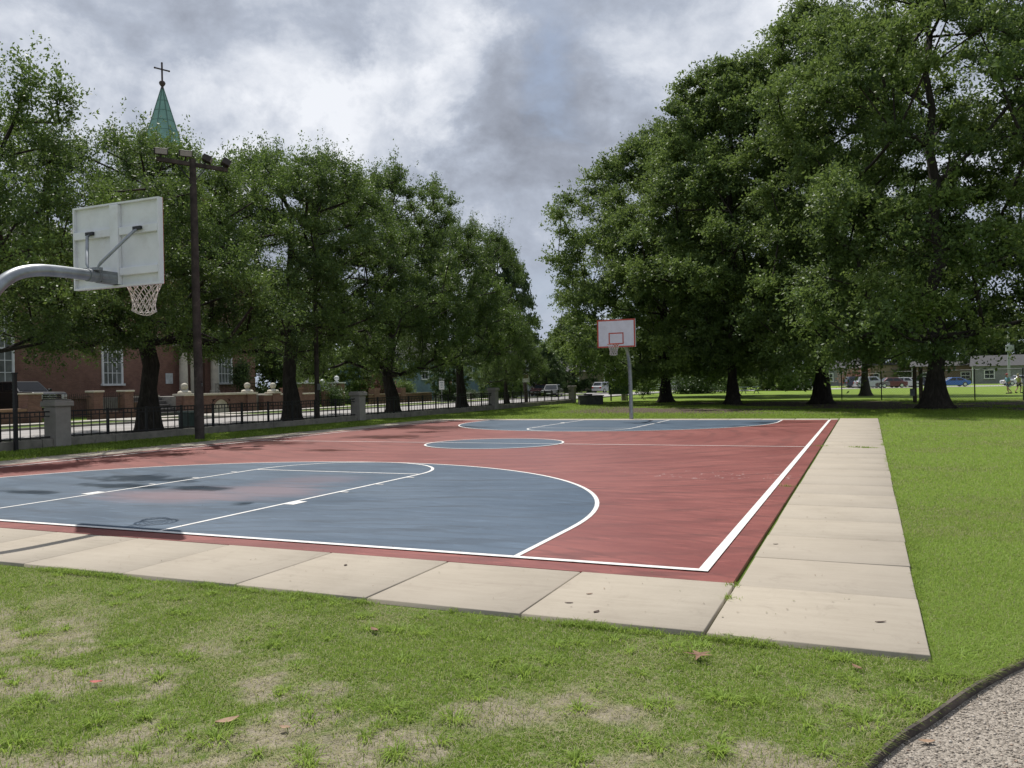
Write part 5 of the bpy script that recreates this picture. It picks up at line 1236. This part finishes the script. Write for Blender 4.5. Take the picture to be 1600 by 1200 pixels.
# ------------------------------------------------------------------ two walkers on the far field
def skin_mesh(name, verts, edges, radii, mat, parent, sub=2):
    me = bpy.data.meshes.new(name); me.from_pydata(verts, edges, []); me.update(); me.materials.append(mat)
    o = bpy.data.objects.new(name, me); COL.objects.link(o)
    if parent: o.parent = parent
    sk = o.modifiers.new('skin', 'SKIN'); sk.use_smooth_shade = True
    for i, r in enumerate(radii): me.skin_vertices[0].data[i].radius = (r, r) if not isinstance(r, tuple) else r
    me.skin_vertices[0].data[0].use_root = True
    ss = o.modifiers.new('sub', 'SUBSURF'); ss.levels = sub; ss.render_levels = sub
    return o
SKIN = M_('skin', (.42, .25, .18), .6, var=.05)
def walker(px, dist, rz, label, shirt, shorts, cap, stride=1, hgt=1.0):
    x, y = far_at(px, dist); t = thing('person', (x, y, ZG), label, 'person', 'the two walkers on the far field', rz); t.scale = (hgt,) * 3; s = stride
    # local +x = walking direction
    V = [(0, 0, .92), (.02, 0, 1.12), (.04, 0, 1.32), (.05, 0, 1.46), (.08, 0, 1.56), (.10, 0, 1.66),           # pelvis .. head
         (0, .10, .88), (.14 * s, .10, .50), (.02 * s, .10, .10), (.16 * s, .10, .04), (0, -.10, .88), (-.05 * s, -.10, .48), (-.34 * s, -.10, .18), (-.24 * s, -.10, .06),
         (.04, .19, 1.38), (-.08 * s, .24, 1.12), (.06 * s, .24, .92), (.10 * s, .23, .84), (.04, -.19, 1.38), (.12 * s, -.24, 1.12), (.30 * s, -.22, 1.02), (.36 * s, -.20, 1.00)]
    E = [(0, 1), (1, 2), (2, 3), (3, 4), (4, 5), (0, 6), (6, 7), (7, 8), (8, 9), (0, 10), (10, 11), (11, 12), (12, 13), (2, 14), (14, 15), (15, 16), (16, 17), (2, 18), (18, 19), (19, 20), (20, 21)]
    Rr = [(.14, .12), (.13, .11), (.15, .12), .06, .085, .09, .09, .062, .042, .035, .09, .062, .042, .035, .06, .042, .034, .03, .06, .042, .034, .03]
    skin_mesh('body', V, E, Rr, SKIN, t)
    sh = M_('shirt', shirt, .9); so_ = M_('shorts', shorts, .9)
    skin_mesh('shirt', [(.01, 0, .94), (.02, 0, 1.12), (.04, 0, 1.34), (.05, 0, 1.42), (.04, .20, 1.38), (-.06 * s, .24, 1.16), (.04, -.20, 1.38), (.10 * s, -.24, 1.16)], [(0, 1), (1, 2), (2, 3), (2, 4), (4, 5), (2, 6), (6, 7)], [(.165, .15), (.155, .14), (.165, .14), .07, .08, .065, .08, .065], sh, t)
    skin_mesh('shorts', [(0, 0, .92), (0, .10, .86), (.11 * s, .11, .58), (0, -.10, .86), (-.04 * s, -.11, .56)], [(0, 1), (1, 2), (0, 3), (3, 4)], [(.165, .14), .115, .10, .115, .10], so_, t)
    hc = MB().lathe([(.10, 1.655), (.105, 1.70), (.09, 1.755), (.05, 1.785), (.005, 1.79)], 12, (.09, 0, 0)).box(.15, .27, -.07, .07, 1.665, 1.685); hc.build('cap', cap[0], t, smooth='auto') if cap else None
    for f, yy_ in ((9, .10), (13, -.10)): MB().box(V[f][0] - .17, V[f][0] + .10, yy_ - .045, yy_ + .045, V[f][2] - .05, V[f][2] + .05).build('shoe', RUBBER, t, bevel=.03)
    return t
CAPR = M_('cap_red', (.42, .08, .09), .8); HAIR = M_('cap_pale', (.40, .38, .22), .8)
walker(1575, 80, YAW + math.pi, 'person in a light blue shirt, dark shorts and red cap striding across the field', (.16, .34, .50), (.06, .09, .16), (CAPR,), 1, .95)
walker(1592, 82, YAW + math.pi + .3, 'person in a yellow green top walking at the right picture edge', (.36, .40, .13), (.05, .05, .05), (HAIR,), -1, .93)

# ------------------------------------------------------------------ fallen leaves and scraps
LB = M_('dry_leaf_brown', (.20, .11, .065), .8, var=.3, scale=20); LD = M_('dry_leaf_dark', (.075, .045, .032), .8, var=.3, scale=20); LT = M_('dry_leaf_tan', (.34, .22, .14), .8, var=.25, scale=20); LR = M_('red_scrap', (.42, .085, .07), .7, var=.2, scale=20)
def leaf_obj(px, py, z, mat, L, W, rz, label, kind='oval', cat='fallen leaf'):
    x, y = gp(px, py, z)
    if kind == 'star':
        pts = []
        for k in range(10):
            a = 2 * math.pi * k / 10 + .3; r = L * (.55 if k % 2 == 0 else .17) * (1 if k not in (5, 6) else .8); pts.append((r * math.cos(a), r * math.sin(a), .012 + (.018 if k % 2 == 0 else 0) * math.sin(k * 1.7)))
        vs = [(0, 0, .004)] + pts; fs = [(0, 1 + k, 1 + (k + 1) % 10) for k in range(10)]
    else:
        n = 7; vs = []; fs = []
        for i in range(n + 1):
            u = i / n; w_ = W * math.sin(math.pi * min(max(u, .02), .98)) ** .8 / 2; xx = L * (u - .5); zc = .002 + .05 * L * (2 * u - 1) ** 2
            vs += [(xx, -w_, zc + .12 * W), (xx, 0, zc), (xx, w_, zc + .15 * W)]
        for i in range(n): fs += [(3 * i, 3 * i + 3, 3 * i + 4, 3 * i + 1), (3 * i + 1, 3 * i + 4, 3 * i + 5, 3 * i + 2)]
    o = MB().add(vs, fs).build('fallen_leaf' if cat == 'fallen leaf' else 'scrap', mat, smooth=True, loc=(x, y, z + .002)); o.rotation_euler = (0, 0, rz)
    if kind == 'star':
        o.location.z += .03; MB().tube([(0, 0, .004), (-.03, .005, .012), (-.07, .02, .03)], .0015, 4).build('stalk', mat, o)
    return tag(o, label, cat, 'fallen leaves around the court' if cat == 'fallen leaf' else None)
leaf_obj(1092, 1034, ZG, LB, .17, .1, .6, 'brown star shaped leaf lying on the grass in front of the walkway corner', 'star')
leaf_obj(1376, 973, 0, LD, .075, .022, .5, 'dark narrow leaf lying on the corner concrete slab')
leaf_obj(1339, 1044, ZG + .02, LB, .085, .032, 2.2, 'brown leaf in the grass just below the corner concrete slab')
leaf_obj(355, 1128, ZG + .02, LT, .11, .05, 1.0, 'tan curled leaf on the worn turf at the lower left')
leaf_obj(585, 985, ZG + .02, LB, .09, .04, 2.6, 'brown leaf in the turf near the middle of the front walkway')
leaf_obj(150, 1067, ZG + .02, LR, .07, .035, .4, 'small red scrap lying on the turf at the left', cat='scrap')
leaf_obj(445, 1138, ZG + .015, LT, .06, .03, .1, 'small pale leaf right of the tan curled leaf')
leaf_obj(1448, 1160, -.05, LT, .07, .03, .3, 'tan leaf on the gravel beside the edging board')
leaf_obj(1500, 1075, -.05, LB, .06, .03, 1.4, 'brown leaf on the gravel nearer the picture edge')
leaf_obj(889, 943, 0, LD, .06, .022, .3, 'dark leaf on the concrete, second slab from the corner, upper')
leaf_obj(932, 957, 0, LD, .06, .03, 1.2, 'dark leaf low on the second concrete slab from the corner')
leaf_obj(921, 929, 0, LB, .05, .02, .7, 'small brown leaf near the red edge on the second slab from the corner')
leaf_obj(540, 884, 0, LD, .05, .03, 1.9, 'dark speck of leaf on the fourth front slab')
leaf_obj(1212, 851, 0, LD, .05, .02, .4, 'dark leaf on the right walkway beside the court edge')

# tiny litter blown onto the slabs and the court edges
rs = np.random.RandomState(77); n = 520
k = rs.randint(0, 4, n)
lx = np.where(k == 0, rs.uniform(-8, 1.5, n), np.where(k == 1, rs.uniform(.3, 1.55, n), np.where(k == 2, rs.uniform(-8, .28, n), .28 - rs.rand(n) ** 2 * 3)))
ly = np.where(k == 0, rs.uniform(-1.6, -.35, n), np.where(k == 1, -1.6 + rs.rand(n) ** 1.5 * 22, np.where(k == 2, -.3 + rs.rand(n) ** 2 * 10, -.3 + rs.rand(n) ** 1.5 * 16)))
L = rs.uniform(.006, .026, n) * (1 + .04 * np.maximum(ly, 0)); az = rs.uniform(0, 6.28, n); c_, s_ = np.cos(az), np.sin(az); Wd = L * rs.uniform(.2, .6, n)
P = np.stack([lx, ly, np.full(n, .009)], -1); a = np.stack([c_, s_, rs.uniform(-.1, .25, n)], -1) * (L / 2)[:, None]; b = np.stack([-s_, c_, rs.uniform(-.2, .2, n)], -1) * (Wd / 2)[:, None]
V = np.stack([P - a, P + b, P + a, P - b], 1).reshape(-1, 3)
m, g = newmat('litter'); tn = g.node('ShaderNodeAttribute', attribute_name='tint').outputs['Fac']
g.put(g.bs.inputs['Base Color'], g.ramp(tn, [(0, (.05, .035, .025)), (.5, (.15, .09, .05)), (.8, (.26, .18, .10)), (1, (.12, .15, .05))])); g.put(g.bs.inputs['Roughness'], .85)
tag(npmesh('leaf_litter', V, np.arange(4 * n).reshape(-1, 4), m, attrs={'tint': np.repeat(rs.rand(n), 4)}), 'tiny bits of dry leaf and twig scattered over the slabs and court edge', 'litter', kind='stuff')
